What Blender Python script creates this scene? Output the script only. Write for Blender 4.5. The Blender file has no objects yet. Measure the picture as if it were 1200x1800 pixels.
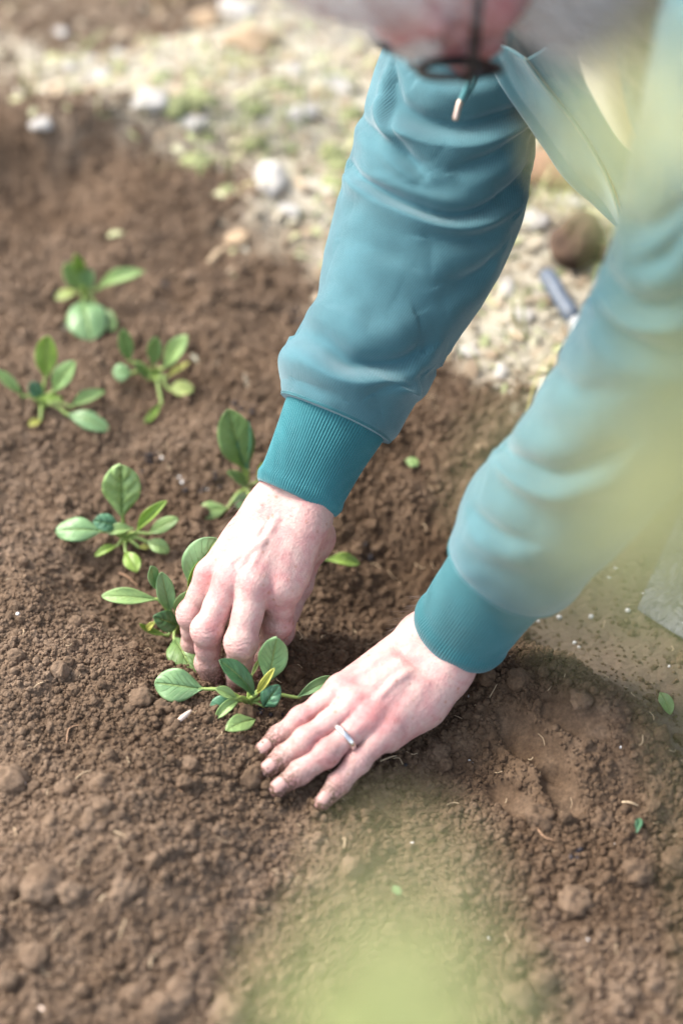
import bpy, math, random
import numpy as np
from mathutils import Vector, Matrix

C = bpy.context.scene
COL = C.collection
R = math.radians
rng = np.random.default_rng(7)
random.seed(7)

# ------------------------------------------------------------------ camera
CAM_H, PITCH, LENS = 1.39, R(46.0), 85.0
cam_data = bpy.data.cameras.new('camera')
cam = bpy.data.objects.new('camera', cam_data)
COL.objects.link(cam)
cam.location = (0, 0, CAM_H)
cam.rotation_euler = (math.pi / 2 - PITCH, 0, 0)
cam_data.sensor_fit = 'VERTICAL'
cam_data.sensor_height = 36
cam_data.sensor_width = 24
cam_data.lens = LENS
cam_data.clip_start = 0.02
cam_data.clip_end = 500
cam_data.dof.use_dof = True
cam_data.dof.focus_distance = 1.79
cam_data.dof.aperture_fstop = 1.85
C.camera = cam

# ------------------------------------------------------------------ light: bright overcast
SUN_EL, SUN_AZ = 46.0, -66.0            # azimuth measured from +Y towards +X
w = bpy.data.worlds.new('World'); C.world = w; w.use_nodes = True
nt = w.node_tree; nt.nodes.clear()
sky = nt.nodes.new('ShaderNodeTexSky'); sky.sky_type = 'NISHITA'; sky.sun_disc = False
sky.sun_elevation = R(SUN_EL); sky.sun_rotation = R(SUN_AZ)
sky.air_density = 1.0; sky.dust_density = 4.0; sky.ozone_density = 0.6
bg = nt.nodes.new('ShaderNodeBackground'); bg.inputs['Strength'].default_value = 0.15
wo = nt.nodes.new('ShaderNodeOutputWorld')
hs = nt.nodes.new('ShaderNodeHueSaturation'); hs.inputs['Saturation'].default_value = 0.6
nt.links.new(sky.outputs[0], hs.inputs['Color']); nt.links.new(hs.outputs[0], bg.inputs[0]); nt.links.new(bg.outputs[0], wo.inputs[0])
sd = bpy.data.lights.new('sun', 'SUN'); sd.energy = 1.15; sd.angle = R(18); sd.color = (1.0, 0.93, 0.84)
sun = bpy.data.objects.new('sun', sd); COL.objects.link(sun)
_d = Vector((math.sin(R(SUN_AZ)) * math.cos(R(SUN_EL)), math.cos(R(SUN_AZ)) * math.cos(R(SUN_EL)), math.sin(R(SUN_EL))))
sun.rotation_euler = (-_d).to_track_quat('-Z', 'Y').to_euler()
C.view_settings.view_transform = 'Standard'
C.view_settings.look = 'None'
C.view_settings.gamma = 1.0
C.view_settings.exposure = 1.6
C.view_settings.use_curve_mapping = False
C.cycles.use_denoising = True
C.cycles.max_bounces = 10
C.cycles.diffuse_bounces = 7
C.cycles.transparent_max_bounces = 12
C.cycles.sample_clamp_indirect = 6.0

# ------------------------------------------------------------------ measuring helpers
CAMP = np.array([0, 0, CAM_H])
FWD = np.array([0, math.cos(PITCH), -math.sin(PITCH)])
UPV = np.array([0, math.sin(PITCH), math.cos(PITCH)])
RGT = np.array([1.0, 0, 0])
KPX = 0.02 / LENS
def ray(u, v):
    return FWD + RGT * (u - 600) * KPX + UPV * (900 - v) * KPX
def at(u, v, z=0.0):
    """point of the place seen at (u, v) of the photograph, z metres above the ground datum"""
    r = ray(u, v); return CAMP + r * ((z - CAM_H) / r[2])
def deep(u, v, d):
    """point of the place seen at (u, v), d metres ahead of the camera"""
    return CAMP + ray(u, v) * d
def nrm(a):
    a = np.asarray(a, float); return a / (np.linalg.norm(a) + 1e-12)
def sstep(a, b, x):
    t = np.clip((x - a) / (b - a), 0, 1); return t * t * (3 - 2 * t)

def hash2(ix, iy, k):
    h = (ix.astype(np.int64) * 374761393 + iy.astype(np.int64) * 668265263 + k * 2147483647 + 977) & 0xffffffff
    h = ((h ^ (h >> 13)) * 1274126177) & 0xffffffff
    h = ((h ^ (h >> 16)) * 2246822519) & 0xffffffff
    return ((h ^ (h >> 15)) & 0xffffff) / float(0x1000000)
def vnoise(x, y, k=0):
    ix = np.floor(x); iy = np.floor(y); fx = x - ix; fy = y - iy
    fx = fx * fx * fx * (fx * (fx * 6 - 15) + 10); fy = fy * fy * fy * (fy * (fy * 6 - 15) + 10)
    a = hash2(ix, iy, k); b = hash2(ix + 1, iy, k); c = hash2(ix, iy + 1, k); d = hash2(ix + 1, iy + 1, k)
    return (a + (b - a) * fx) * (1 - fy) + (c + (d - c) * fx) * fy
def fbm(x, y, k=0, n=4):
    s = 0; a = 0.5; t = 0
    for i in range(n):
        s = s + a * vnoise(x * 2 ** i + 13.7 * i, y * 2 ** i - 7.3 * i, k + i); t += a; a *= 0.55
    return s / t
def vnoise3(p, s, k=0):
    return (vnoise(p[:, 0] * s + 3.1, p[:, 1] * s + p[:, 2] * s * 0.71, k) + vnoise(p[:, 1] * s - p[:, 2] * s * 0.63, p[:, 2] * s + p[:, 0] * s * 0.5, k + 5)
            + vnoise(p[:, 2] * s + 9.2, p[:, 0] * s - p[:, 1] * s * 0.37, k + 9)) / 3
def crumbs(x, y, s, k, keep=1.0):
    """packed half spheres of random size: the crumb relief of tilled soil"""
    gx = x / s; gy = y / s; ix = np.floor(gx); iy = np.floor(gy); best = np.zeros_like(x)
    for dx in (-1, 0, 1):
        for dy in (-1, 0, 1):
            cx = ix + dx; cy = iy + dy
            px = cx + hash2(cx, cy, k); py = cy + hash2(cx, cy, k + 1)
            r = 0.35 + 0.55 * hash2(cx, cy, k + 2)
            on = hash2(cx, cy, k + 3) < keep
            q = 1 - ((gx - px) ** 2 + (gy - py) ** 2) / (r * r)
            best = np.maximum(best, np.where(on, r * np.sqrt(np.maximum(q, 0)), 0))
    return best * s

# ------------------------------------------------------------------ object helpers
ORG = {}
def mesh_from(name, v, f, mats=(), smooth=True, uv=None, attrs=None):
    me = bpy.data.meshes.new(name)
    v = np.asarray(v, np.float32); 
    if isinstance(f, np.ndarray):
        n, k = f.shape
        me.vertices.add(len(v)); me.vertices.foreach_set('co', v.ravel())
        me.loops.add(n * k); me.polygons.add(n)
        me.polygons.foreach_set('loop_start', np.arange(0, n * k, k, dtype=np.int32))
        me.loops.foreach_set('vertex_index', f.astype(np.int32).ravel())
        me.update(calc_edges=True); me.validate()
    else:
        me.from_pydata(v.tolist(), [], [list(q) for q in f]); me.update()
    if smooth:
        me.polygons.foreach_set('use_smooth', np.ones(len(me.polygons), bool))
    for m in (mats if isinstance(mats, (list, tuple)) else [mats]):
        me.materials.append(m)
    if uv is not None:
        lay = me.uv_layers.new(name='UVMap')
        vi = np.zeros(len(me.loops), np.int32); me.loops.foreach_get('vertex_index', vi)
        lay.data.foreach_set('uv', np.asarray(uv, np.float32)[vi].ravel())
    for k, a in (attrs or {}).items():
        at_ = me.attributes.new(k, 'FLOAT', 'POINT'); at_.data.foreach_set('value', np.asarray(a, np.float32))
    return me
def obj(name, v, f, mat, parent=None, loc=None, **kw):
    """one mesh object; v in world metres. A part keeps the origin of its thing."""
    if parent is not None: o0 = ORG[parent.name]
    else: o0 = np.array(loc if loc is not None else (0, 0, 0), float)
    me = mesh_from(name, np.asarray(v, float) - o0, f, mat, **kw)
    o = bpy.data.objects.new(name, me); COL.objects.link(o)
    ORG[o.name] = o0
    if parent is not None: o.parent = parent
    else: o.location = o0
    return o
def thing(name, label, cat, loc, group=None):
    o = bpy.data.objects.new(name, None); COL.objects.link(o); o.empty_display_size = 0.03
    o.location = loc; ORG[o.name] = np.array(loc, float)
    return tag(o, label, cat, group)
def tag(o, label, cat, group=None, kind=None):
    if label: o['label'] = label
    if cat: o['category'] = cat
    if group: o['group'] = group
    if kind: o['kind'] = kind
    return o

def gridf(nu, nv, wrap=False):
    i = np.arange(nu - 1)[:, None]; m = nv if wrap else nv - 1
    j = np.arange(m)[None, :]; j2 = (j + 1) % nv
    return np.stack([i * nv + j, i * nv + j2, (i + 1) * nv + j2, (i + 1) * nv + j], -1).reshape(-1, 4)
def catmull(P, n):
    P = np.asarray(P, float); m = len(P)
    Q = np.vstack([2 * P[0] - P[1], P, 2 * P[-1] - P[-2]])
    t = np.linspace(0, m - 1, n); i = np.minimum(t.astype(int), m - 2); f = (t - i)[:, None]
    a, b, c, d = Q[i], Q[i + 1], Q[i + 2], Q[i + 3]
    return 0.5 * (2 * b + (c - a) * f + (2 * a - 5 * b + 4 * c - d) * f ** 2 + (3 * b - 3 * c + d - a) * f ** 3)
def tube(P, rad, n=8, cap=True):
    """round tube along P (k,3) with radii; returns verts, faces(list)"""
    P = np.asarray(P, float); k = len(P); rad = np.broadcast_to(np.asarray(rad, float), (k,))
    T = np.gradient(P, axis=0); T /= np.linalg.norm(T, axis=1)[:, None] + 1e-12
    ref = np.array([0.31, 0.2, 0.93]) if abs(T[0] @ nrm([0.31, 0.2, 0.93])) < 0.9 else np.array([1, 0, 0.1])
    A = nrm(np.cross(T[0], ref)); V = []
    th = np.linspace(0, 2 * math.pi, n, endpoint=False)
    for i in range(k):
        A = nrm(A - T[i] * (A @ T[i])); B = np.cross(T[i], A)
        V.append(P[i] + rad[i] * (np.cos(th)[:, None] * A + np.sin(th)[:, None] * B))
    V = np.vstack(V); F = [tuple(q) for q in gridf(k, n, True)]
    if cap: F += [tuple(range(n))[::-1], tuple(range((k - 1) * n, k * n))]
    return V, F
def join(parts):
    V = []; F = []; o = 0
    for v, f in parts:
        V.append(np.asarray(v, float)); F += [tuple(int(i) + o for i in q) for q in f]; o += len(v)
    return np.vstack(V), F
def lump(c, r, seed, rough=0.25, sub=2, flat=1.0):
    """an irregular clod or stone round c"""
    import bmesh
    bm = bmesh.new(); bmesh.ops.create_icosphere(bm, subdivisions=sub, radius=1.0)
    v = np.array([p.co[:] for p in bm.verts]); f = [[q.index for q in p.verts] for p in bm.faces]; bm.free()
    g = np.random.default_rng(seed); o = g.uniform(0, 50, 3)
    d = 1 + rough * (2 * vnoise3(v * 1.0 + o, 1.3, seed) - 1) + rough * 0.7 * (2 * vnoise3(v + o, 3.1, seed + 3) - 1)
    v = v * d[:, None]
    r = np.broadcast_to(np.asarray(r, float), (3,)) * np.array([1, 1, flat])
    a = g.uniform(0, 6.28); M = np.array([[math.cos(a), -math.sin(a), 0], [math.sin(a), math.cos(a), 0], [0, 0, 1]])
    return (v * r) @ M.T + np.asarray(c), f

# ------------------------------------------------------------------ materials
def mat(name):
    m = bpy.data.materials.new(name); m.use_nodes = True
    t = m.node_tree; t.nodes.clear()
    out = t.nodes.new('ShaderNodeOutputMaterial'); b = t.nodes.new('ShaderNodeBsdfPrincipled')
    t.links.new(b.outputs[0], out.inputs[0])
    return m, t, b, out
def N(t, kind, **kw):
    n = t.nodes.new(kind)
    for k, v in kw.items():
        if k in n.inputs.keys() if isinstance(k, str) else False: n.inputs[k].default_value = v
        else: setattr(n, k, v)
    return n
def L(t, a, b): t.links.new(a, b)
def noise(t, co, scale, detail=4, rough=0.55, dist=0.0):
    n = t.nodes.new('ShaderNodeTexNoise'); n.inputs['Scale'].default_value = scale; n.inputs['Detail'].default_value = detail
    n.inputs['Roughness'].default_value = rough; n.inputs['Distortion'].default_value = dist
    if co is not None: L(t, co, n.inputs['Vector'])
    return n.outputs['Fac']
def voro(t, co, scale, feature='F1'):
    n = t.nodes.new('ShaderNodeTexVoronoi'); n.feature = feature; n.inputs['Scale'].default_value = scale
    if co is not None: L(t, co, n.inputs['Vector'])
    return n.outputs['Distance']
def ramp(t, fac, stops):
    n = t.nodes.new('ShaderNodeValToRGB'); e = n.color_ramp.elements
    while len(e) < len(stops): e.new(0.5)
    for x, (p, c) in zip(e, stops):
        x.position = p; x.color = (*c, 1) if len(c) == 3 else c
    L(t, fac, n.inputs[0]); return n.outputs[0]
def mixc(t, fac, a, b, mode='MIX'):
    n = t.nodes.new('ShaderNodeMix'); n.data_type = 'RGBA'; n.blend_type = mode
    for s, x in ((0, fac), (6, a), (7, b)):
        if isinstance(x, bpy.types.NodeSocket): L(t, x, n.inputs[s])
        elif isinstance(x, (tuple, list)): n.inputs[s].default_value = (*x, 1) if len(x) == 3 else x
        else: n.inputs[s].default_value = x
    return n.outputs[2]
def math_(t, op, a, b=None, clamp=False):
    n = t.nodes.new('ShaderNodeMath'); n.operation = op; n.use_clamp = clamp
    for s, x in ((0, a), (1, b)):
        if x is None: continue
        if isinstance(x, bpy.types.NodeSocket): L(t, x, n.inputs[s])
        else: n.inputs[s].default_value = x
    return n.outputs[0]
def bump(t, h, dist, strength=1.0, prev=None):
    n = t.nodes.new('ShaderNodeBump'); n.inputs['Distance'].default_value = dist; n.inputs['Strength'].default_value = strength
    L(t, h, n.inputs['Height'])
    if prev is not None: L(t, prev, n.inputs['Normal'])
    return n.outputs[0]
def attr(t, name, typ='GEOMETRY'):
    n = t.nodes.new('ShaderNodeAttribute'); n.attribute_name = name; n.attribute_type = typ; return n
def wpos(t):
    return t.nodes.new('ShaderNodeNewGeometry').outputs['Position']
def ocoord(t): return t.nodes.new('ShaderNodeTexCoord').outputs['Object']
def simple(name, col, rough=0.6, metal=0.0, var=0.12, scale=60.0, **kw):
    m, t, b, o = mat(name)
    n = noise(t, ocoord(t), scale, 5)
    lo = tuple(c * (1 - var) for c in col); hi = tuple(min(1, c * (1 + var)) for c in col)
    L(t, ramp(t, n, [(0.3, lo), (0.7, hi)]), b.inputs['Base Color'])
    b.inputs['Roughness'].default_value = rough; b.inputs['Metallic'].default_value = metal
    for k, v in kw.items(): b.inputs[k].default_value = v
    return m

def soil_material(name, typ):
    m, t, b, o = mat(name)
    p = wpos(t)
    n1 = noise(t, p, 9, 4); n2 = noise(t, p, 70, 5, 0.6); n3 = noise(t, p, 420, 4, 0.65)
    dry = ramp(t, n2, [(0.25, (0.120, 0.080, 0.051)), (0.5, (0.179, 0.124, 0.083)), (0.78, (0.248, 0.180, 0.126))])
    wet = ramp(t, n2, [(0.25, (0.066, 0.040, 0.023)), (0.5, (0.105, 0.067, 0.040)), (0.8, (0.145, 0.095, 0.058))])
    wm = attr(t, 'moist', typ).outputs['Fac']
    wm2 = math_(t, 'ADD', wm, math_(t, 'MULTIPLY', math_(t, 'SUBTRACT', n1, 0.48), 2.3), True)
    c = mixc(t, wm2, dry, wet)
    c = mixc(t, 0.75, c, ramp(t, n3, [(0.28, (0.52, 0.52, 0.54)), (0.72, (1.36, 1.36, 1.34))]), 'MULTIPLY')
    if typ == 'GEOMETRY':
        g = attr(t, 'turf', typ).outputs['Fac']; pth = attr(t, 'path', typ).outputs['Fac']
        tr = ramp(t, n3, [(0.2, (0.130, 0.093, 0.066)), (0.8, (0.225, 0.170, 0.127))])
        c = mixc(t, pth, c, tr)
        ga = noise(t, p, 14, 5, 0.65)
        gc = ramp(t, ga, [(0.28, (0.27, 0.21, 0.15)), (0.42, (0.40, 0.36, 0.27)), (0.55, (0.46, 0.43, 0.35)), (0.68, (0.30, 0.29, 0.13)), (0.85, (0.18, 0.21, 0.09))])
        gc = mixc(t, 0.6, gc, ramp(t, n3, [(0.3, (0.6, 0.6, 0.6)), (0.7, (1.35, 1.35, 1.35))]), 'MULTIPLY')
        c = mixc(t, g, c, gc)
    L(t, c, b.inputs['Base Color'])
    b.inputs['Roughness'].default_value = 0.93; b.inputs['Specular IOR Level'].default_value = 0.2
    h = bump(t, noise(t, p, 900, 4, 0.7), 0.0012, 0.8)
    L(t, h, b.inputs['Normal'])
    return m
M = {}
M['soil'] = soil_material('soil', 'GEOMETRY')
M['crumb'] = soil_material('soil_crumb', 'INSTANCER')

def skin_material():
    m, t, b, o = mat('skin')
    p = wpos(t)
    red = attr(t, 'red').outputs['Fac']; dirt = attr(t, 'dirt').outputs['Fac']
    n1 = noise(t, p, 70, 5, 0.6, 0.4); n2 = noise(t, p, 260, 4, 0.6)
    f = math_(t, 'ADD', math_(t, 'ADD', red, 0.14), math_(t, 'MULTIPLY', math_(t, 'SUBTRACT', n1, 0.5), 1.5), True)
    c = ramp(t, f, [(0.0, (0.55, 0.375, 0.335)), (0.35, (0.515, 0.28, 0.265)), (0.7, (0.455, 0.185, 0.18)), (1.0, (0.39, 0.12, 0.12))])
    c = mixc(t, 0.45, c, ramp(t, n2, [(0.3, (0.82, 0.76, 0.76)), (0.7, (1.12, 1.12, 1.12))]), 'MULTIPLY')
    fr = math_(t, 'MULTIPLY', ramp(t, voro(t, p, 150), [(0.10, (1, 1, 1)), (0.26, (0, 0, 0))]), ramp(t, noise(t, p, 45, 2), [(0.47, (0, 0, 0)), (0.62, (0.65, 0.65, 0.65))]))
    c = mixc(t, fr, c, (0.36, 0.16, 0.10))
    dn = ramp(t, noise(t, p, 480, 4, 0.7), [(0.38, (0, 0, 0)), (0.54, (1, 1, 1))])
    df = math_(t, 'MULTIPLY', dirt, math_(t, 'ADD', math_(t, 'MULTIPLY', dn, 1.2), 0.12), True)
    c = mixc(t, df, c, (0.105, 0.062, 0.038))
    c = mixc(t, attr(t, 'hairy').outputs['Fac'], c, (0.80, 0.745, 0.69))
    L(t, c, b.inputs['Base Color'])
    b.inputs['Roughness'].default_value = 0.5; b.inputs['Specular IOR Level'].default_value = 0.35
    b.inputs['Subsurface Weight'].default_value = 0.08; b.inputs['Subsurface Scale'].default_value = 0.006
    b.inputs['Subsurface Radius'].default_value = (1.0, 0.35, 0.22)
    h1 = bump(t, voro(t, p, 620), 0.0006, 0.35)
    st = t.nodes.new('ShaderNodeMapping'); L(t, p, st.inputs[0]); st.inputs['Scale'].default_value = (1, 1, 1)
    h2 = bump(t, noise(t, st.outputs[0], 300, 5, 0.7, 0.35), 0.0014, 0.5, h1)
    L(t, h2, b.inputs['Normal'])
    return m
M['skin'] = skin_material()

def fabric_material(name, col, pitch=1.6e-3, rib=False, dark=0.80):
    m, t, b, o = mat(name)
    uvn = t.nodes.new('ShaderNodeUVMap'); uvn.uv_map = 'UVMap'
    p = wpos(t)
    n1 = noise(t, p, 22, 4); n2 = noise(t, p, 900, 3, 0.7)
    c = ramp(t, n1, [(0.3, tuple(x * 0.82 for x in col)), (0.7, tuple(x * 1.14 for x in col))])
    wv = t.nodes.new('ShaderNodeTexWave'); wv.wave_type = 'BANDS'; wv.bands_direction = 'X' if not rib else 'X'
    mp = t.nodes.new('ShaderNodeMapping'); L(t, uvn.outputs[0], mp.inputs[0])
    mp.inputs['Rotation'].default_value = (0, 0, 0 if rib else R(14))
    L(t, mp.outputs[0], wv.inputs['Vector']); wv.inputs['Scale'].default_value = 0.314 / pitch
    wv.inputs['Distortion'].default_value = 0.6; wv.inputs['Detail'].default_value = 2; wv.inputs['Detail Scale'].default_value = 3
    wc = ramp(t, wv.outputs['Fac'], [(0.1, (dark,) * 3), (0.7, (1.06,) * 3)])
    c = mixc(t, 0.6 if not rib else 0.25, c, wc, 'MULTIPLY')
    c = mixc(t, 0.4, c, ramp(t, n2, [(0.3, (0.82,) * 3), (0.7, (1.16,) * 3)]), 'MULTIPLY')
    L(t, c, b.inputs['Base Color'])
    b.inputs['Roughness'].default_value = 0.9; b.inputs['Specular IOR Level'].default_value = 0.15
    b.inputs['Sheen Weight'].default_value = 0.5; b.inputs['Sheen Roughness'].default_value = 0.45
    b.inputs['Sheen Tint'].default_value = (0.8, 0.9, 0.95, 1)
    h = bump(t, wv.outputs['Fac'], 0.0007, 0.26 if not rib else 0.15)
    h = bump(t, n2, 0.0006, 0.5, h)
    L(t, h, b.inputs['Normal'])
    return m
M['fleece'] = fabric_material('teal_fleece', (0.070, 0.174, 0.204))
M['rib'] = fabric_material('teal_rib', (0.034, 0.165, 0.188), 2.4e-3, True)
M['tshirt'] = fabric_material('cream_jersey', (0.62, 0.56, 0.42), 0.9e-3)
M['denim'] = fabric_material('dark_denim', (0.035, 0.045, 0.07), 1.2e-3)
M['cord'] = fabric_material('teal_cord', (0.07, 0.22, 0.24), 1.2e-3)

def leaf_material(name, trans=0.22, vein=(0.30, 0.42, 0.14), rough=0.36):
    m, t, b, o = mat(name)
    oi = t.nodes.new('ShaderNodeObjectInfo'); p = wpos(t)
    uvn = t.nodes.new('ShaderNodeUVMap'); uvn.uv_map = 'UVMap'
    sp = t.nodes.new('ShaderNodeSeparateXYZ'); L(t, uvn.outputs[0], sp.inputs[0])
    ax = math_(t, 'ABSOLUTE', math_(t, 'SUBTRACT', sp.outputs[0], 0.5))
    mid = ramp(t, ax, [(0.012, (1, 1, 1)), (0.045, (0, 0, 0))])
    # side veins: bands that sweep forward from the midrib
    ph = math_(t, 'SUBTRACT', math_(t, 'MULTIPLY', sp.outputs[1], 7.0), math_(t, 'MULTIPLY', ax, 5.0))
    ph = math_(t, 'ADD', ph, math_(t, 'MULTIPLY', noise(t, p, 90, 2), 0.5))
    fr = math_(t, 'ABSOLUTE', math_(t, 'SUBTRACT', math_(t, 'FRACT', ph), 0.5))
    side = math_(t, 'MULTIPLY', ramp(t, fr, [(0.02, (1, 1, 1)), (0.10, (0, 0, 0))]), math_(t, 'SUBTRACT', 0.8, math_(t, 'MULTIPLY', ax, 1.6), True))
    net = ramp(t, voro(t, p, 420, 'DISTANCE_TO_EDGE'), [(0.0, (1, 1, 1)), (0.09, (0, 0, 0))])
    n1 = noise(t, p, 120, 4, 0.6)
    c = mixc(t, 0.55, oi.outputs['Color'], ramp(t, n1, [(0.3, (0.72, 0.8, 0.75)), (0.7, (1.22, 1.16, 1.1))]), 'MULTIPLY')
    vf = math_(t, 'ADD', math_(t, 'MULTIPLY', mid, 0.75), math_(t, 'ADD', math_(t, 'MULTIPLY', side, 0.16), math_(t, 'MULTIPLY', net, 0.08)), True)
    c = mixc(t, vf, c, vein)
    spot = math_(t, 'MULTIPLY', ramp(t, voro(t, p, 170), [(0.05, (1, 1, 1)), (0.13, (0, 0, 0))]), ramp(t, noise(t, p, 60, 2), [(0.55, (0, 0, 0)), (0.62, (0.8, 0.8, 0.8))]))
    c = mixc(t, spot, c, (0.10, 0.065, 0.035))
    L(t, c, b.inputs['Base Color']); b.inputs['Roughness'].default_value = rough; b.inputs['Specular IOR Level'].default_value = 0.5
    hh = math_(t, 'ADD', math_(t, 'MULTIPLY', side, -1.0), math_(t, 'MULTIPLY', mid, -1.2))
    h = bump(t, hh, 0.0011, 0.8); h = bump(t, noise(t, p, 330, 3), 0.0009, 0.4, h)
    L(t, h, b.inputs['Normal'])
    tr = t.nodes.new('ShaderNodeBsdfTranslucent'); L(t, mixc(t, 0.5, c, (0.35, 0.5, 0.06)), tr.inputs[0])
    ms = t.nodes.new('ShaderNodeMixShader'); ms.inputs[0].default_value = trans
    L(t, b.outputs[0], ms.inputs[1]); L(t, tr.outputs[0], ms.inputs[2]); L(t, ms.outputs[0], o.inputs[0])
    return m
M['leaf'] = leaf_material('spinach_leaf')
M['shoot_leaf'] = leaf_material('shrub_leaf', 0.2, (0.55, 0.62, 0.25), 0.55)
M['stalk'] = simple('leaf_stalk', (0.24, 0.34, 0.09), 0.45)
M['stem'] = simple('green_stem', (0.22, 0.27, 0.09), 0.6)
# ------------------------------------------------------------------ the ground
def gpx(u, v): return at(u, v, 0.0)[:2]
BUMPS = []      # (x, y, sx, sy, angle, height): broad mounds and hollows of the dug bed
def hill(u, v, lu, lv, hgt, rot=0.0):
    x, y = gpx(u, v); BUMPS.append((x, y, lu, lv, R(rot), hgt))
hill(720, 985, 0.080, 0.045, -0.052, -25)
hill(800, 905, 0.09, 0.02, 0.012, -30)
hill(560, 1120, 0.03, 0.02, 0.008)
for _u, _v in ((100, 735), (272, 685), (160, 545), (225, 985), (300, 1130), (440, 885)): hill(_u, _v, .028, .020, -.009)      # hole dug behind the working hand
hill(640, 1080, 0.05, 0.045, -0.016)
hill(420, 1180, 0.040, 0.030, -0.014)          # planting hole at the fingertips
hill(250, 1075, 0.055, 0.025, -0.022, -35)     # trough left of the second seedling
hill(145, 800, 0.045, 0.022, -0.013)           # hollow before the left seedling
hill(330, 840, 0.06, 0.03, -0.008)
hill(300, 1380, 0.10, 0.065, 0.022, 20)        # heap on the near side of the trough
hill(90, 1190, 0.09, 0.07, 0.018)
hill(140, 1560, 0.06, 0.045, 0.022)
hill(350, 1650, 0.07, 0.05, 0.008)
hill(960, 1235, 0.075, 0.040, 0.030, -35)      # heap by the resting hand
hill(1090, 1330, 0.055, 0.035, 0.016, -35)
hill(850, 1340, 0.035, 0.03, -0.010)
hill(720, 1450, 0.10, 0.05, -0.008)
hill(60, 330, 0.10, 0.035, -0.030, 12)         # furrow along the far side of the bed
hill(100, 250, 0.14, 0.035, 0.040, 10)
hill(360, 420, 0.10, 0.03, -0.018, -15)
hill(380, 340, 0.10, 0.03, 0.020, -15)
hill(560, 540, 0.06, 0.03, -0.014, 0)
hill(150, 430, 0.12, 0.03, 0.012, 5)
PRINTS = [(935, 1322, 0.034, 0.011, -48, -0.009), (985, 1395, 0.022, 0.010, -62, -0.009), (905, 1400, 0.026, 0.010, -48, -0.004), (1000, 1300, 0.03, 0.012, -40, -0.006)]
def line_side(x, y, pts):
    """signed distance to a pixel polyline on the ground, positive on its left"""
    P = np.array([gpx(*p) for p in pts]); best = np.full(x.shape, 1e9); sg = np.zeros(x.shape)
    for a, b in zip(P[:-1], P[1:]):
        d = b - a; l = d @ d; t = np.clip(((x - a[0]) * d[0] + (y - a[1]) * d[1]) / l, 0, 1)
        dx = x - a[0] - t * d[0]; dy = y - a[1] - t * d[1]; q = np.hypot(dx, dy)
        s = np.sign(d[0] * (y - a[1]) - d[1] * (x - a[0])); m = q < best
        best = np.where(m, q, best); sg = np.where(m, s, sg)
    return best * sg
TURF_LINE = [(-900, -40), (-120, 120), (60, 200), (140, 270), (250, 300), (400, 335), (480, 420), (600, 520), (830, 600), (905, 690), (1000, 800), (1130, 830), (1500, 860), (2600, 900)]
PATH_LINE = [(1050, 560), (925, 700), (850, 810), (865, 930), (905, 1050), (1010, 1240), (1100, 1290), (1185, 1385), (1400, 1500), (2200, 1700)]
def masks(x, y):
    wob = 0.05 * (fbm(x * 9, y * 9, 40) - 0.5) * 2
    turf = sstep(-0.045, 0.055, line_side(x, y, TURF_LINE) + wob * 1.3 + .03 * (fbm(x * 45, y * 45, 47, 2) - .5))
    # bare brown earth beyond the strip of grass, far left
    bare = sstep(0.0, 0.05, line_side(x, y, [(-900, 40), (60, 140), (230, 95), (400, 60), (470, 5), (560, -90), (600, -300)]) + wob * 1.2)
    turf = turf * (1 - 0.85 * bare)
    path = sstep(-0.004, 0.02, line_side(x, y, PATH_LINE) + wob * 0.3) * (1 - turf)
    return turf, path
def macro(x, y):
    z = np.zeros_like(x)
    for bx, by, sx, sy, a, h in BUMPS:
        dx = x - bx; dy = y - by; p = dx * math.cos(a) + dy * math.sin(a); q = -dx * math.sin(a) + dy * math.cos(a)
        z = z + h * np.exp(-0.5 * ((p / sx) ** 2 + (q / sy) ** 2))
    return z
def ground_z(x, y, fine=True):
    x = np.asarray(x, float); y = np.asarray(y, float)
    turf, path = masks(x, y); bed = 1 - np.maximum(turf, .55 * path)
    z = macro(x, y) - 0.012 * path + 0.004 * turf
    z = z + 0.016 * (fbm(x * 7, y * 7, 3, 3) - 0.5) + 0.017 * bed * (fbm(x * 20, y * 20, 8, 4) - 0.5)
    if fine:
        pr = np.zeros_like(x)
        for u, v, sx, sy, a, h in PRINTS:
            px, py = gpx(u, v); a = R(a); dx = x - px; dy = y - py
            p = dx * math.cos(a) + dy * math.sin(a); q = -dx * math.sin(a) + dy * math.cos(a)
            k = sstep(1.35, 0.75, np.sqrt((p / sx) ** 2 + (q / sy) ** 2)); z = z + h * k; pr = np.maximum(pr, k)
        smooth = np.clip(sstep(0.50, 0.66, fbm(x * 13, y * 13, 21, 3)) * 0.6 + pr, 0, 1)
        am = (1 - 0.75 * smooth) * (0.25 + 0.75 * bed)
        wx = x + 0.002 * (vnoise(x * 300, y * 300, 60) - 0.5); wy = y + 0.002 * (vnoise(x * 300, y * 300, 61) - 0.5)
        z = z + am * (0.24 * crumbs(wx, wy, 0.017, 101, 0.20) + 0.38 * crumbs(wx, wy, 0.0068, 111, 0.5) + 0.85 * crumbs(wx, wy, 0.0032, 121, 0.9))
        z = z + 0.0045 * (0.3 + 0.7 * bed) * (fbm(x * 90, y * 90, 31, 3) - 0.5)
    return z
def on_ground(u, v, fine=False):
    z = 0.0
    for _ in range(4):
        p = at(u, v, z); z = float(ground_z(p[0:1], p[1:2], fine)[0])
    return at(u, v, z)

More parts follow.
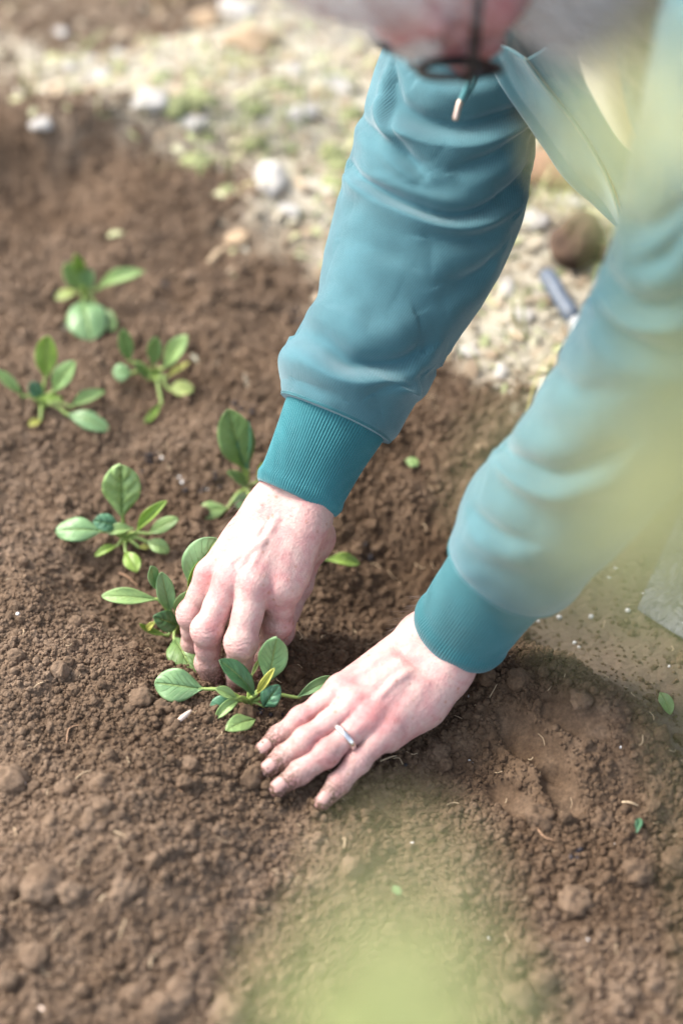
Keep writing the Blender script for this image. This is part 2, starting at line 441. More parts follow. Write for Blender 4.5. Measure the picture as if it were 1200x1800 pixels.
def axis(spans):
    out = []
    for a, b, s in spans: out.append(np.arange(a, b, s))
    out.append([spans[-1][1]]); return np.concatenate(out)
def geo(a, b, n, sgn=1): return a + sgn * np.geomspace(0.01, b, n)
gx = np.concatenate([-geo(0.62, 60, 34)[::-1], np.arange(-0.62, -0.44, 0.008), np.arange(-0.44, 0.44, 0.00145), np.arange(0.44, 0.62, 0.008), geo(0.62, 60, 34)])
gy = np.concatenate([0.72 - np.geomspace(0.01, 8, 22)[::-1], np.arange(0.72, 0.85, 0.006), np.arange(0.85, 1.50, 0.00145), np.arange(1.50, 2.25, 0.0034), 2.25 + np.geomspace(0.01, 90, 40)])
GX, GY = np.meshgrid(gx, gy, indexing='ij')
gv = np.stack([GX.ravel(), GY.ravel()], 1)
gturf, gpath = masks(gv[:, 0], gv[:, 1])
gz = ground_z(gv[:, 0], gv[:, 1])
def moisture(x, y):
    m = np.zeros_like(x)
    for u, v, s, k in ((760, 1010, 0.12, 0.95), (900, 1260, 0.10, 0.85), (1050, 1380, 0.10, 0.7), (560, 1180, 0.05, 0.6), (440, 1250, 0.06, 0.5), (270, 1080, 0.06, 0.35), (560, 620, 0.09, 0.3), (60, 300, 0.1, 0.3)):
        px, py = gpx(u, v); m = np.maximum(m, k * np.exp(-0.5 * ((x - px) ** 2 + ((y - py) * 1.1) ** 2) / s ** 2))
    return np.clip(m + 0.10, 0, 1)
gmo = moisture(gv[:, 0], gv[:, 1])
ground = obj('soil_ground', np.column_stack([gv, gz]), gridf(len(gx), len(gy)), M['soil'], attrs={'moist': gmo, 'turf': gturf, 'path': gpath})
tag(ground, 'tilled crumbly brown earth of the vegetable bed with trodden path and turf around it', 'ground', kind='structure')

# ---- crumbs of earth lying on the bed: instanced clods of six shapes, one countless mass
def point_cloud_mass(name, label, cat, pts, scale, rot, shapes, idx, material, extra):
    me = bpy.data.meshes.new(name); me.vertices.add(len(pts)); me.vertices.foreach_set('co', np.asarray(pts, np.float32).ravel())
    for k, a in dict(size=scale, **extra).items():
        q = me.attributes.new(k, 'FLOAT', 'POINT'); q.data.foreach_set('value', np.asarray(a, np.float32))
    q = me.attributes.new('turn', 'FLOAT_VECTOR', 'POINT'); q.data.foreach_set('vector', np.asarray(rot, np.float32).ravel())
    q = me.attributes.new('pick', 'INT', 'POINT'); q.data.foreach_set('value', np.asarray(idx, np.int32))
    o = bpy.data.objects.new(name, me); COL.objects.link(o); tag(o, label, cat, kind='stuff')
    ng = bpy.data.node_groups.new(name + '_scatter', 'GeometryNodeTree')
    ng.interface.new_socket('Geometry', in_out='INPUT', socket_type='NodeSocketGeometry')
    ng.interface.new_socket('Geometry', in_out='OUTPUT', socket_type='NodeSocketGeometry')
    gi = ng.nodes.new('NodeGroupInput'); go = ng.nodes.new('NodeGroupOutput')
    iop = ng.nodes.new('GeometryNodeInstanceOnPoints'); g2i = ng.nodes.new('GeometryNodeGeometryToInstance')
    def named(n, ty):
        a = ng.nodes.new('GeometryNodeInputNamedAttribute'); a.data_type = ty; a.inputs['Name'].default_value = n
        return [s for s in a.outputs if s.enabled and s.name == 'Attribute'][0]
    # shapes live in the node tree as small icospheres pushed about by noise
    for s in reversed(shapes):
        ico = ng.nodes.new('GeometryNodeMeshIcoSphere'); ico.inputs['Radius'].default_value = 1; ico.inputs['Subdivisions'].default_value = s[2]
        sp = ng.nodes.new('GeometryNodeSetPosition'); nz = ng.nodes.new('ShaderNodeTexNoise'); nz.noise_dimensions = '4D'
        nz.inputs['W'].default_value = s[0]; nz.inputs['Scale'].default_value = s[1]; nz.inputs['Detail'].default_value = 2
        vm = ng.nodes.new('ShaderNodeVectorMath'); vm.operation = 'SUBTRACT'; vm.inputs[1].default_value = (0.5, 0.5, 0.5)
        vs = ng.nodes.new('ShaderNodeVectorMath'); vs.operation = 'MULTIPLY'; vs.inputs[1].default_value = s[3]
        ng.links.new(nz.outputs['Color'], vm.inputs[0]); ng.links.new(vm.outputs[0], vs.inputs[0])
        ng.links.new(ico.outputs['Mesh'], sp.inputs['Geometry']); ng.links.new(vs.outputs[0], sp.inputs['Offset'])
        sm = ng.nodes.new('GeometryNodeSetMaterial'); sm.inputs['Material'].default_value = material
        ng.links.new(sp.outputs[0], sm.inputs[0]); ng.links.new(sm.outputs[0], g2i.inputs[0])
    ng.links.new(gi.outputs[0], iop.inputs['Points']); ng.links.new(g2i.outputs[0], iop.inputs['Instance'])
    iop.inputs['Pick Instance'].default_value = True
    ng.links.new(named('pick', 'INT'), iop.inputs['Instance Index'])
    ng.links.new(named('size', 'FLOAT'), iop.inputs['Scale'])
    e = ng.nodes.new('FunctionNodeEulerToRotation'); ng.links.new(named('turn', 'FLOAT_VECTOR'), e.inputs[0]); ng.links.new(e.outputs[0], iop.inputs['Rotation'])
    ng.links.new(iop.outputs[0], go.inputs[0])
    md = o.modifiers.new('scatter', 'NODES'); md.node_group = ng
    return o
n = 460000
cx = rng.uniform(-0.50, 0.50, n); cy = 0.80 + 1.35 * rng.uniform(0, 1, n) ** 1.5
tf, pa = masks(cx, cy); bedm = 1 - np.maximum(tf, .9 * pa)
clump = sstep(0.36, 0.62, fbm(cx * 13, cy * 13, 21, 3))
keep = rng.uniform(0, 1, n) < (0.10 + 0.90 * bedm) * (1 - 0.6 * clump) * (1 - 0.9 * tf)
for u, v, sx, sy, a, h in PRINTS:
    px, py = gpx(u, v); a = R(a); dx = cx - px; dy = cy - py
    keep &= np.hypot((dx * math.cos(a) + dy * math.sin(a)) / sx, (-dx * math.sin(a) + dy * math.cos(a)) / sy) > 1.0
cx, cy = cx[keep], cy[keep]; n = len(cx)
cs = 0.00066 * rng.uniform(0.02, 1, n) ** -0.42
big = rng.uniform(0, 1, n) < 0.0045; cs = np.where(big, 0.0028 * rng.uniform(.06, 1, n) ** -.40, cs)
cz = ground_z(cx, cy) + cs * 0.30
point_cloud_mass('soil_crumbs', 'loose crumbs of brown earth strewn all over the tilled bed', 'soil crumbs', np.column_stack([cx, cy, cz]), cs,
                 rng.uniform(0, 6.28, (n, 3)), [(s * 3.7, 1.2, 3 if s == 5 else 2, (1.1, 1.1, 0.9)) for s in range(6)], np.where(cs > 0.0028, 5, rng.integers(0, 5, n)), M['crumb'], {'moist': moisture(cx, cy)})

# ---- clods that can be told apart
M['clod'] = M['soil']
def clod(u, v, r, label, seed, flat=0.75, rough=0.28):
    r = r * .85; p = on_ground(u, v); p[2] += r * 0.22
    vv, f = lump(p, r, seed, rough, 4, flat)
    dv = vv - p; dn = dv / (np.linalg.norm(dv, axis=1)[:, None] + 1e-9)
    vv = vv + dn * (0.0065 * (vnoise3(vv, 190, seed) - 0.5) + 0.0040 * (vnoise3(vv, 480, seed + 1) - 0.5))[:, None]
    mo = float(moisture(p[0:1], p[1:2])[0])
    o = obj('soil_clod', vv, f, M['soil'], loc=p, attrs={'moist': np.full(len(vv), max(0, mo - 0.25))})
    return tag(o, label, 'clod of earth', 'clods of earth lying on the bed')
CL = [(250, 1229, .0095, 'brown clod beside the tip of the big spoon shaped spinach leaf'), (287, 1243, .0075, 'small brown clod just below the big spoon shaped spinach leaf'),
      (139, 1021, .0075, 'round pale clod below the spinach seedling with the tall upright leaf'), (22, 1378, .014, 'large dark clod cut by the left edge of the picture'),
      (117, 1390, .0095, 'clod to the right of the large one at the left edge'), (97, 1452, .0085, 'orange brown clod lying alone in the lower left of the bed'),
      (395, 1463, .0065, 'small pale clod straight below the fingertips of the resting hand'), (165, 1445, .010, 'crumbly clod in a pair in the lower left of the bed'),
      (78, 1560, .018, 'widest cracked clod low on the left of the bed'), (125, 1570, .011, 'clod touching the widest cracked clod'), (217, 1570, .012, 'rounded clod on the slope to the right of the widest clod'),
      (237, 1555, .010, 'clod leaning on the rounded clod low on the left'), (60, 1685, .011, 'blurred round clod near the bottom left corner'),
      (285, 1780, .016, 'round clod at the bottom edge, left of the lime green leaves'), (405, 1785, .016, 'round clod at the bottom edge closest to the lime green leaves'),
      (240, 1755, .011, 'middle sized clod near the bottom edge in a row of round ones'), (320, 1750, .012, 'tallest clod in the row of round ones near the bottom'),
      (769, 1325, .0105, 'dark moist clod beside the little finger of the resting hand'), (1022, 1232, .010, 'dark clod on top of the heap to the right of the resting hand'),
      (1184, 1518, .012, 'flat clod at the right edge of the bed'), (1120, 1535, .012, 'flat clod to the left of the one at the right edge'), (1010, 1588, .014, 'pale round clod in the lower right of the bed'),
      (912, 1755, .013, 'blurred clod at the bottom right of the lime green leaves'), (948, 1440, .012, 'crumbly clod below the finger prints in the soil'),
      (1060, 1440, .010, 'rounded clod between the finger prints and the small green leaf scrap'), (335, 1348, .007, 'small pale clod on the heap below the loose spinach leaf'),
      (180, 1385, .010, 'crumbly clod near the curled root on the left heap'), (690, 1640, .009, 'pale clod half veiled by the lime green leaves')]
for i, (u, v, r, lb) in enumerate(CL): clod(u, v, r, lb, 300 + i)

# ---- turf beyond the bed
def blades(n, box, seed, lo, hi, wdt):
    g = np.random.default_rng(seed); x = g.uniform(box[0], box[1], n); y = g.uniform(box[2], box[3], n)
    tf, _ = masks(x, y); cl = fbm(x * 11, y * 11, 77, 3)
    k = (g.uniform(0, 1, n) < tf * sstep(0.36, 0.62, cl)); x, y = x[k], y[k]; n = len(x); cl = cl[k]
    z = ground_z(x, y, False); h = g.uniform(lo, hi, n) * (0.6 + cl); a = g.uniform(0, 6.28, n); le = g.uniform(0.3, 1.6, n)
    d = np.stack([np.cos(a), np.sin(a), np.zeros(n)], 1); s = np.stack([-np.sin(a), np.cos(a), np.zeros(n)], 1) * wdt
    b = np.stack([x, y, z], 1); m1 = b + d * (h * le * 0.3)[:, None] + np.array([0, 0, 1]) * (h * 0.6)[:, None]
    t = b + d * (h * le)[:, None] + np.array([0, 0, 1]) * (h * 0.85)[:, None]
    V = np.stack([b - s, b + s, m1 + s * .8, m1 - s * .8, t], 1).reshape(-1, 3)
    o = np.arange(n)[:, None] * 5
    F = [tuple(q) for q in np.concatenate([o + [0, 1, 2, 3]], 1)] + [tuple(q) for q in (o + [3, 2, 4])]
    return V, F, np.repeat(g.uniform(0, 1, n), 5)
m, t_, b_, o_ = mat('grass_blade')
L(t_, ramp(t_, attr(t_, 'shade').outputs['Fac'], [(0.0, (0.45, 0.40, 0.25)), (0.35, (0.42, 0.39, 0.16)), (0.6, (0.22, 0.26, 0.09)), (1.0, (0.12, 0.18, 0.06))]), b_.inputs['Base Color'])
b_.inputs['Roughness'].default_value = 0.7; M['grass'] = m
V, F, sh = blades(26000, (-0.9, 1.1, 1.45, 3.6), 5, 0.008, 0.030, 0.0012)
g_ = obj('grass', V, F, M['grass'], smooth=False, attrs={'shade': sh}); tag(g_, 'short dry yellow green grass and moss beyond the tilled bed', 'grass', kind='stuff')

# dead leaves and thatch, moss cushions: a countless litter
def flakes(n, seed):
    g = np.random.default_rng(seed); x = g.uniform(-.75, .95, n); y = g.uniform(1.40, 3.0, n); tf, _ = masks(x, y)
    k = g.uniform(0, 1, n) < tf * .9 + .015; x, y = x[k], y[k]; n = len(x); z = ground_z(x, y, False) + .002; P = np.stack([x, y, z], 1)
    a = g.uniform(0, 6.28, n); d = np.stack([np.cos(a), np.sin(a), g.normal(0, .25, n)], 1); s = np.stack([-np.sin(a), np.cos(a), g.normal(0, .35, n)], 1)
    l = g.uniform(.003, .011, n)[:, None]; w_ = l * g.uniform(.2, .6, n)[:, None]; up = np.array([0, 0, 1.0])
    V = np.stack([P - d * l, P - d * l * .3 + s * w_ + up * .002, P + d * l * .4 + s * w_ * .8 + up * .003, P + d * l, P + d * l * .35 - s * w_ * .9 + up * .001, P - d * l * .35 - s * w_, P + up * l * .3], 1).reshape(-1, 3)
    o = np.arange(n)[:, None] * 7; F = np.vstack([o + [6, i, (i + 1) % 6] for i in range(6)])
    return V, F, np.repeat(g.uniform(0, 1, n), 7)
m, t_, b_, o_ = mat('leaf_litter')
L(t_, ramp(t_, attr(t_, 'shade').outputs['Fac'], [(0, (.28, .21, .14)), (.2, (.38, .30, .20)), (.45, (.36, .32, .24)), (.7, (.42, .39, .31)), (.85, (.44, .44, .24)), (1, (.32, .36, .18))]), b_.inputs['Base Color']); b_.inputs['Roughness'].default_value = .8; M['litter'] = m
V, F, sh = flakes(26000, 12); l_ = obj('leaf_litter', V, F, M['litter'], smooth=False, attrs={'shade': sh}); tag(l_, 'pale dead leaf litter and thatch scattered over the turf', 'leaf litter', kind='stuff')
g = np.random.default_rng(33); pl = []
for _ in range(700):
    x, y = g.uniform(-.6, .8), g.uniform(1.42, 2.6); a_ = np.array([x]), np.array([y])
    if g.uniform() < masks(*a_)[0][0] * sstep(.45, .6, fbm(a_[0] * 8, a_[1] * 8, 210, 2))[0]: pl.append(lump((x, y, float(ground_z(*a_, False)[0])), g.uniform(.006, .018), int(g.integers(9999)), .4, 2, .55))
v_, f_ = join(pl); M['moss'] = simple('moss', (0.20, 0.22, 0.10), .95, var=.5, scale=120); tag(obj('moss', v_, f_, M['moss']), 'yellow green moss cushions in the turf', 'moss', kind='stuff')
M['stone_w'] = simple('pale_stone', (0.43, 0.41, 0.375), 0.85, var=0.3, scale=55)
M['stone_b'] = simple('ochre_stone', (0.40, 0.29, 0.18), 0.8, var=0.3, scale=40)
M['dark_clod'] = simple('dark_turf_clod', (0.07, 0.042, 0.026), 0.95, var=0.4, scale=60)
M['russet'] = simple('russet_stone', (0.24, 0.13, 0.085), 0.85, var=0.3, scale=30)
def stone(u, v, rx, ry, mt, label, seed, flat=0.45, name='pale_stone', cat='stone', grp='pale stones lying on the grass behind the bed'):
    p = on_ground(u, v); p[2] += ry * flat * 0.45
    rx *= .88; ry *= .88; vv, f = lump(p, (rx, ry, (rx + ry) / 2), seed, 0.42, 3, 1.0)
    vv[:, 2] = p[2] + (vv[:, 2] - p[2]) * flat
    return tag(obj(name, vv, f, mt, loc=p), label, cat, grp)
ST = [(593, 152, .022, .012, 'white flat stone on the grass touching the top of the teal sleeve'), (525, 202, .018, .012, 'white oval stone on the grass left of the sleeve fold'),
      (338, 219, .017, .012, 'bright white stone in the middle of the grass strip'), (262, 183, .020, .014, 'dull cream stone in the grass strip left of the bright white one'),
      (120, 120, .010, .008, 'left one of a pair of small white pebbles by the brown earth'), (160, 106, .008, .006, 'tiny white pebble right of the pair by the brown earth'),
      (207, 97, .011, .008, 'small bluish white pebble beside the green tuft at the top'), (328, 107, .010, .007, 'grey pebble on the brown patch at the top'),
      (175, 140, .016, .016, 'grey white stone at the far left end of the grass strip'), (108, 60, .009, .009, 'grey pebble on the bare earth in the top left'),
      (420, 22, .024, .020, 'large white stone at the top edge beside the grey hair'), (513, 125, .014, .010, 'white stone half hidden below the grey hair'),
      (475, 318, .026, .016, 'broad pale stone at the edge of the bed beside the sleeve'), (510, 372, .014, .008, 'narrow pale stone at the corner of the bed'),
      (936, 392, .020, .015, 'pale pink stone just right of the teal elbow'), (1000, 355, .013, .010, 'white stone below the hanging zip panel'),
      (922, 556, .010, .008, 'small white pebble between the sleeve and the blue handled tool'), (1052, 570, .011, .012, 'white pebble touching the left sleeve beside the tool'),
      (892, 508, .013, .008, 'cream pebble near the underside of the right sleeve'), (825, 622, .011, .008, 'pale pebble at the edge of the soil under the right sleeve'),
      (880, 655, .010, .008, 'pale pebble where the soil meets the grass below the tool'), (75, 220, .012, .009, 'grey pebble sunk in the furrow on the far left')]
for i, (u, v, rx, ry, lb) in enumerate(ST): stone(u, v, rx, ry, M['stone_w'], lb, 500 + i)
stone(440, 82, .026, .018, M['stone_b'], 'ochre brown stone on the grass left of the grey hair', 540, .7, 'ochre_stone', grp=None)
stone(365, 38, .016, .013, M['stone_b'], 'small mossy ochre stone at the top left of the grass', 541, .6, 'ochre_stone', grp=None)
stone(418, 425, .014, .011, M['stone_b'], 'pinkish brown stone at the corner of the bed beside the sleeve', 542, .6, 'ochre_stone', grp=None)
stone(972, 305, .032, .024, M['russet'], 'smooth russet stone under the open jacket', 543, .75, 'russet_stone', grp=None)
# dug turf clod: dark lump with roots
p = on_ground(1015, 440); parts = [lump(p + [0, 0, .012], (.034, .024, .02), 551, .35, 4, 1)]
for k in range(5): parts.append(lump(p + [rng.uniform(-.03, .03), rng.uniform(-.02, .02), .008], rng.uniform(.008, .014), 560 + k, .35, 2))
v_, f_ = join(parts); tag(obj('turf_clod', v_, f_, M['dark_clod'], loc=p), 'dark brown dug out clod of turf lying on the grass between the arms', 'clod of earth')

# ---- hand trowel with a blue handle, half hidden by the near sleeve
M['blue'] = simple('blue_plastic', (0.075, 0.10, 0.135), 0.5, var=0.3)
M['steel'] = simple('worn_steel', (0.62, 0.62, 0.60), 0.35, metal=0.8, var=0.15)
a = on_ground(958, 504) + [0, 0, .014]; b = on_ground(1010, 590) + [0, 0, .014]
tr = thing('hand_trowel', 'blue handled hand trowel with a pale blade lying on the grass behind the arms', 'trowel', a)
d = nrm(b - a); ln = np.linalg.norm(b - a)
v_, f_ = tube([a - d * .004, a, a + d * ln * .2, a + d * ln * .5, a + d * ln * .8, b], [.004, .0072, .0084, .0070, .0080, .0065], 16); obj('handle', v_, f_, M['blue'], tr)
v_, f_ = tube([b, b + d * .02, b + d * .04, b + d * .06 + [0, 0, -.004]], [.0095, .0085, .006, .005], 14); obj('ferrule', v_, f_, M['steel'], tr)
s_ = nrm(np.cross(d, [0, 0, 1])); u_ = np.cross(s_, d); nl, nw = 12, 9; V = []
for i in range(nl):
    k = i / (nl - 1); hw = .032 * min(1, 1.3 * math.sin(math.pi * (0.12 + 0.80 * k)) ** .6) * (1 - k ** 6)
    for j in range(nw):
        q = -1 + 2 * j / (nw - 1); V.append(b + d * (.05 + .13 * k) + s_ * hw * q + u_ * (.010 * q * q - .006 - .004 * k))
bl = obj('blade', V, gridf(nl, nw), M['steel'], tr); bl.modifiers.new('thick', 'SOLIDIFY').thickness = .0018

# ---- crumpled clear plastic bag at the right edge
m, t_, b_, o_ = mat('clear_plastic')
b_.inputs['Base Color'].default_value = (0.18, 0.19, 0.225, 1); b_.inputs['Roughness'].default_value = 0.12
L(t_, bump(t_, noise(t_, ocoord(t_), 38, 4, .6, 1.5), .02, .9), b_.inputs['Normal']); tp = t_.nodes.new('ShaderNodeBsdfTransparent'); tp.inputs[0].default_value = (0.9, 0.92, 0.95, 1); ms = t_.nodes.new('ShaderNodeMixShader'); ms.inputs[0].default_value = 0.85
L(t_, tp.outputs[0], ms.inputs[1]); L(t_, b_.outputs[0], ms.inputs[2]); L(t_, ms.outputs[0], o_.inputs[0]); M['plastic'] = m
o0 = on_ground(1118, 1085); ex = nrm(on_ground(1172, 1122) - o0); ey = nrm(on_ground(1160, 985) - o0)
nu, nv = 90, 80; U, W = np.meshgrid(np.linspace(0, .16, nu), np.linspace(0, .16, nv), indexing='ij'); V = []
lay = []
for s, sg in ((0, 1), (1, -1)):
    cr = np.abs(vnoise(U * 38 + W * 20 + 5 * s, W * 42, 3) - .5) * .075 + np.abs(vnoise(U * 85 - W * 30, W * 80 + 3 * s, 4) - .5) * .030
    edge = np.minimum(np.minimum(U, .16 - U), np.minimum(W, .16 - W)); puff = sstep(0, .05, edge)
    hgt = .004 + (0 if s else 1) * puff * (.014 + cr * 1.6 + .055 * sstep(.03, .13, W)) + .0006 * (1 - s)
    P = o0 + U[..., None] * ex + W[..., None] * ey; P[..., 2] = ground_z(P[..., 0].ravel(), P[..., 1].ravel(), False).reshape(U.shape) + .006 + hgt
    lay.append((P.reshape(-1, 3), [tuple(q) for q in gridf(nu, nv)]))
v_, f_ = join(lay); tag(obj('plastic_bag', v_, f_, M['plastic'], loc=o0), 'crumpled clear plastic bag lying on the trodden soil at the right edge', 'plastic bag')

# ---- scraps on the soil
M['straw'] = simple('dry_straw', (0.50, 0.38, 0.24), 0.8, var=0.25)
M['root'] = simple('fine_root', (0.36, 0.22, 0.13), 0.8, var=0.25)
M['chip'] = simple('pale_bark', (0.70, 0.56, 0.46), 0.8, var=0.2)
M['perlite'] = simple('perlite', (0.82, 0.82, 0.80), 0.8, var=0.08)
M['blackbit'] = simple('black_compost', (0.022, 0.017, 0.02), 0.7, var=0.4)
def wisp(name, pts, r, mt, label, cat, lift=.0035):
    P = np.array([on_ground(*p, fine=False) for p in pts]); P[:, 2] += lift + .0015 * np.sin(np.arange(len(P)) * 1.7)
    Q = catmull(P, 5 * len(P)); v_, f_ = tube(Q, np.linspace(r, r * .5, len(Q)), 6)
    return tag(obj(name, v_, f_, mt, loc=P[0]), label, cat, 'dry straws and roots on the soil')
WI = [('fine_root', [(118, 1312), (122, 1290), (135, 1280), (148, 1278)], .0006, 'root', 'thin root bent like a hook on the left heap'),
      ('dry_straw', [(130, 1378), (148, 1366), (166, 1358)], .0006, 'straw', 'pale straw leaning up right on the left heap'),
      ('dry_straw', [(196, 1464), (215, 1474), (233, 1484)], .0005, 'straw', 'short straight straw right of the lone orange brown clod'),
      ('dry_straw', [(26, 1460), (30, 1475), (30, 1490)], .0006, 'straw', 'short upright straw near the left edge of the picture'),
      ('dry_straw', [(222, 1622), (214, 1645), (206, 1668)], .0006, 'straw', 'blurred straw slanting down left in the lower left soil'),
      ('dry_straw', [(176, 1590), (184, 1582), (196, 1580)], .0009, 'straw', 'short curved straw beside the rounded clod'),
      ('fine_root', [(300, 1385), (318, 1398), (336, 1410)], .0005, 'root', 'brown root in the middle of the left heap'),
      ('fine_root', [(940, 1458), (955, 1478), (972, 1482), (994, 1498)], .0006, 'root', 'kinked root below the finger prints'),
      ('dry_straw', [(1092, 1415), (1106, 1418), (1120, 1421)], .0009, 'straw', 'pale straw above the small green leaf scrap'),
      ('dry_straw', [(668, 1343), (686, 1338), (702, 1332)], .0007, 'straw', 'thin straw sticking out beside the little finger'),
      ('dry_straw', [(72, 1778), (80, 1788), (90, 1800)], .0022, 'chip', 'thick white stick in the bottom left corner'),
      ('fine_root', [(210, 1012), (226, 1022), (244, 1036)], .0008, 'root', 'reddish root above the long flat spinach leaf'),
      ('fine_root', [(516, 1400), (520, 1382), (512, 1370)], .0005, 'root', 'tiny curled root below the ring finger tip'),
      ('fine_root', [(265, 1705), (268, 1690), (280, 1684)], .0010, 'straw', 'yellowish curled stem scrap near the bottom left'),
      ('dry_straw', [(604, 1495), (606, 1482), (600, 1478)], .0007, 'straw', 'short yellowish straw at the rim of the lime green blur'),
      ('dry_straw', [(368, 468), (385, 450), (402, 440), (430, 436)], .0030, 'straw', 'blurred pale stalk running from the pinkish brown stone into the far soil')]
for nme, pts, r, mk_, lb in WI: wisp(nme, pts, r, M[mk_], lb, 'straw' if nme == 'dry_straw' else 'root')
p = on_ground(322, 1268) + [0, 0, .005]
v_, f_ = lump(p, (.0085, .0019, .0015), 71, .25, 2); a_ = .12; v_ = (v_ - p); th = R(8)
tag(obj('bark_chip', v_ + p, f_, M['chip'], loc=p), 'pale pink sliver of bark on the soil below the spoon shaped spinach leaf', 'bark chip')
p = on_ground(38, 1387) + [0, 0, .005]; v_, f_ = lump(p, (.005, .003, .0016), 72, .25, 2)
tag(obj('bark_chip', v_, f_, M['chip'], loc=p), 'small pinkish bark chip beside the large clod at the left edge', 'bark chip')
# fine rootlets and fibres: countless
g = np.random.default_rng(19); pl = []
for _ in range(240):
    u, v = g.uniform(-60, 1260), g.uniform(620, 1820); p = on_ground(u, v)
    if masks(p[0:1], p[1:2])[0][0] > .3: continue
    a_ = g.uniform(0, 6.28); l_ = g.uniform(.003, .010); d = np.array([math.cos(a_), math.sin(a_), 0]); s_ = np.array([-d[1], d[0], 0]) * g.normal(0, .4)
    P = np.array([p, p + d * l_ * .5 + s_ * l_ * .5, p + d * l_]); P[:, 2] = ground_z(P[:, 0], P[:, 1]) + .0012 + g.uniform(0, .003)
    pl.append(tube(catmull(P, 7), g.uniform(.00018, .0004), 4))
v_, f_ = join(pl); tag(obj('rootlets', v_, f_, M['straw']), 'fine dry rootlets and fibres mixed into the tilled soil', 'rootlets', kind='stuff')
# white perlite grains and black compost bits: countless
pl = []; g = np.random.default_rng(9)
for (u, v) in [(1009, 1131), (1017, 1138), (949, 1146), (982, 1086), (1024, 1013), (1103, 1074), (945, 1092), (1038, 1085), (1175, 1172), (827, 1343), (824, 1338), (825, 1225), (316, 841), (321, 849), (285, 807), (340, 885), (290, 500), (275, 535), (695, 1575), (1070, 1015), (1130, 1045), (366, 862), (1082, 1000), (1090, 1315), (1080, 1485), (97, 517)] + [(g.uniform(0, 1200), g.uniform(560, 1750)) for _ in range(5)]:
    p = on_ground(u, v, True); r = g.uniform(.0008, .0019) if v > 1150 or v < 950 else g.uniform(.0013, .0024); pl.append(lump(p + [0, 0, r * .5], r, int(u + v), .3, 1))
v_, f_ = join(pl); tag(obj('perlite_grains', v_, f_, M['perlite']), 'white perlite grains strewn over the soil', 'perlite', kind='stuff')
pl = []
for (u, v, k) in [(270, 810, 14), (360, 850, 12), (440, 715, 8), (285, 510, 8), (520, 560, 14), (640, 970, 10), (730, 1335, 5), (460, 1250, 10), (1025, 1500, 6), (345, 1085, 8)]:
    for _ in range(k):
        p = on_ground(u + g.normal(0, 14), v + g.normal(0, 9), True); r = g.uniform(.0008, .0026); pl.append(lump(p + [0, 0, r * .4], r, int(g.integers(9999)), .4, 1))
v_, f_ = join(pl); tag(obj('compost_bits', v_, f_, M['blackbit']), 'black bits of potting compost around the seedlings', 'compost', kind='stuff')
# ------------------------------------------------------------------ spinach seedlings
GREEN_ = {'mid': (0.085, 0.185, 0.055), 'pale': (0.20, 0.30, 0.125), 'dark': (0.030, 0.095, 0.045), 'teal': (0.055, 0.165, 0.115), 'blue': (0.135, 0.27, 0.175),
         'yg': (0.20, 0.31, 0.06), 'yellow': (0.46, 0.46, 0.11), 'ygp': (0.36, 0.42, 0.14), 'lime': (0.30, 0.42, 0.08)}
GREEN = {k: tuple(min(.7, 1.25 * q) for q in c) for k, c in GREEN_.items()}
GREEN.update(mid=(.19, .315, .11), pale=(.27, .41, .15), dark=(.06, .155, .06), teal=(.085, .22, .125), blue=(.20, .35, .16))
GREEN['olive'] = (.17, .20, .055); GREEN['lime'] = (.52, .56, .23); GREEN['gold'] = (.62, .61, .29)
def leaf_mesh(b, t, wid, nref, bend=0.12, cup=0.18, puck=0.0, fold=0.0, twist=0.0, point=1.0, nl=22, nw=13, seed=0):
    """blade from b to t; bend lifts the middle, cup raises the edges, fold closes it along the midrib"""
    b = np.asarray(b, float); t = np.asarray(t, float); ax = t - b; ln = np.linalg.norm(ax); ax /= ln
    n = nrm(nref - ax * (nref @ ax)); s = np.cross(ax, n); g = np.random.default_rng(seed); V = []; UV = []
    ph = g.uniform(0, 6, 3)
    for i in range(nl):
        k = math.sin(math.pi / 2 * i / (nl - 1)) if i else 0.0
        pf = math.sin(math.pi / 2 * k / .56) ** (1.15 * point) if k < .56 else max(0, 1 - ((k - .56) / .44) ** 2.1) ** .64
        hw = max(0.5 * wid * pf, 0.0006 if k < 0.9 else 0.0002)
        c = b + ax * ln * k + n * ln * bend * math.sin(math.pi * k) - n * ln * bend * 0.35 * k * k
        tw = twist * (k - .4); s2 = s * math.cos(tw) + n * math.sin(tw); n2 = n * math.cos(tw) - s * math.sin(tw)
        for j in range(nw):
            q = -1 + 2 * j / (nw - 1)
            fa = fold * abs(q); off = hw * q * math.cos(fa); lift = hw * abs(q) * math.sin(fa) + cup * hw * q * q - 0.05 * wid * math.exp(-(q / .16) ** 2) * (1 - k)
            pk = 1.35 * puck * wid * abs(math.sin((k * 4.5 - abs(q) * 1.4) * math.pi + 0.6)) * (1 - abs(q) ** 3) * min(1, abs(q) * 5) * math.sin(math.pi * k) ** .5
            wv = 0.065 * wid * math.sin(k * 9 + ph[0] + (q > 0) * 1.7) * q * q
            V.append(c + s2 * off + n2 * (lift + pk + wv)); UV.append((0.5 + 0.5 * q, k))
    return np.array(V), gridf(nl, nw), UV
CAMDIR = nrm(CAMP - at(400, 1100))
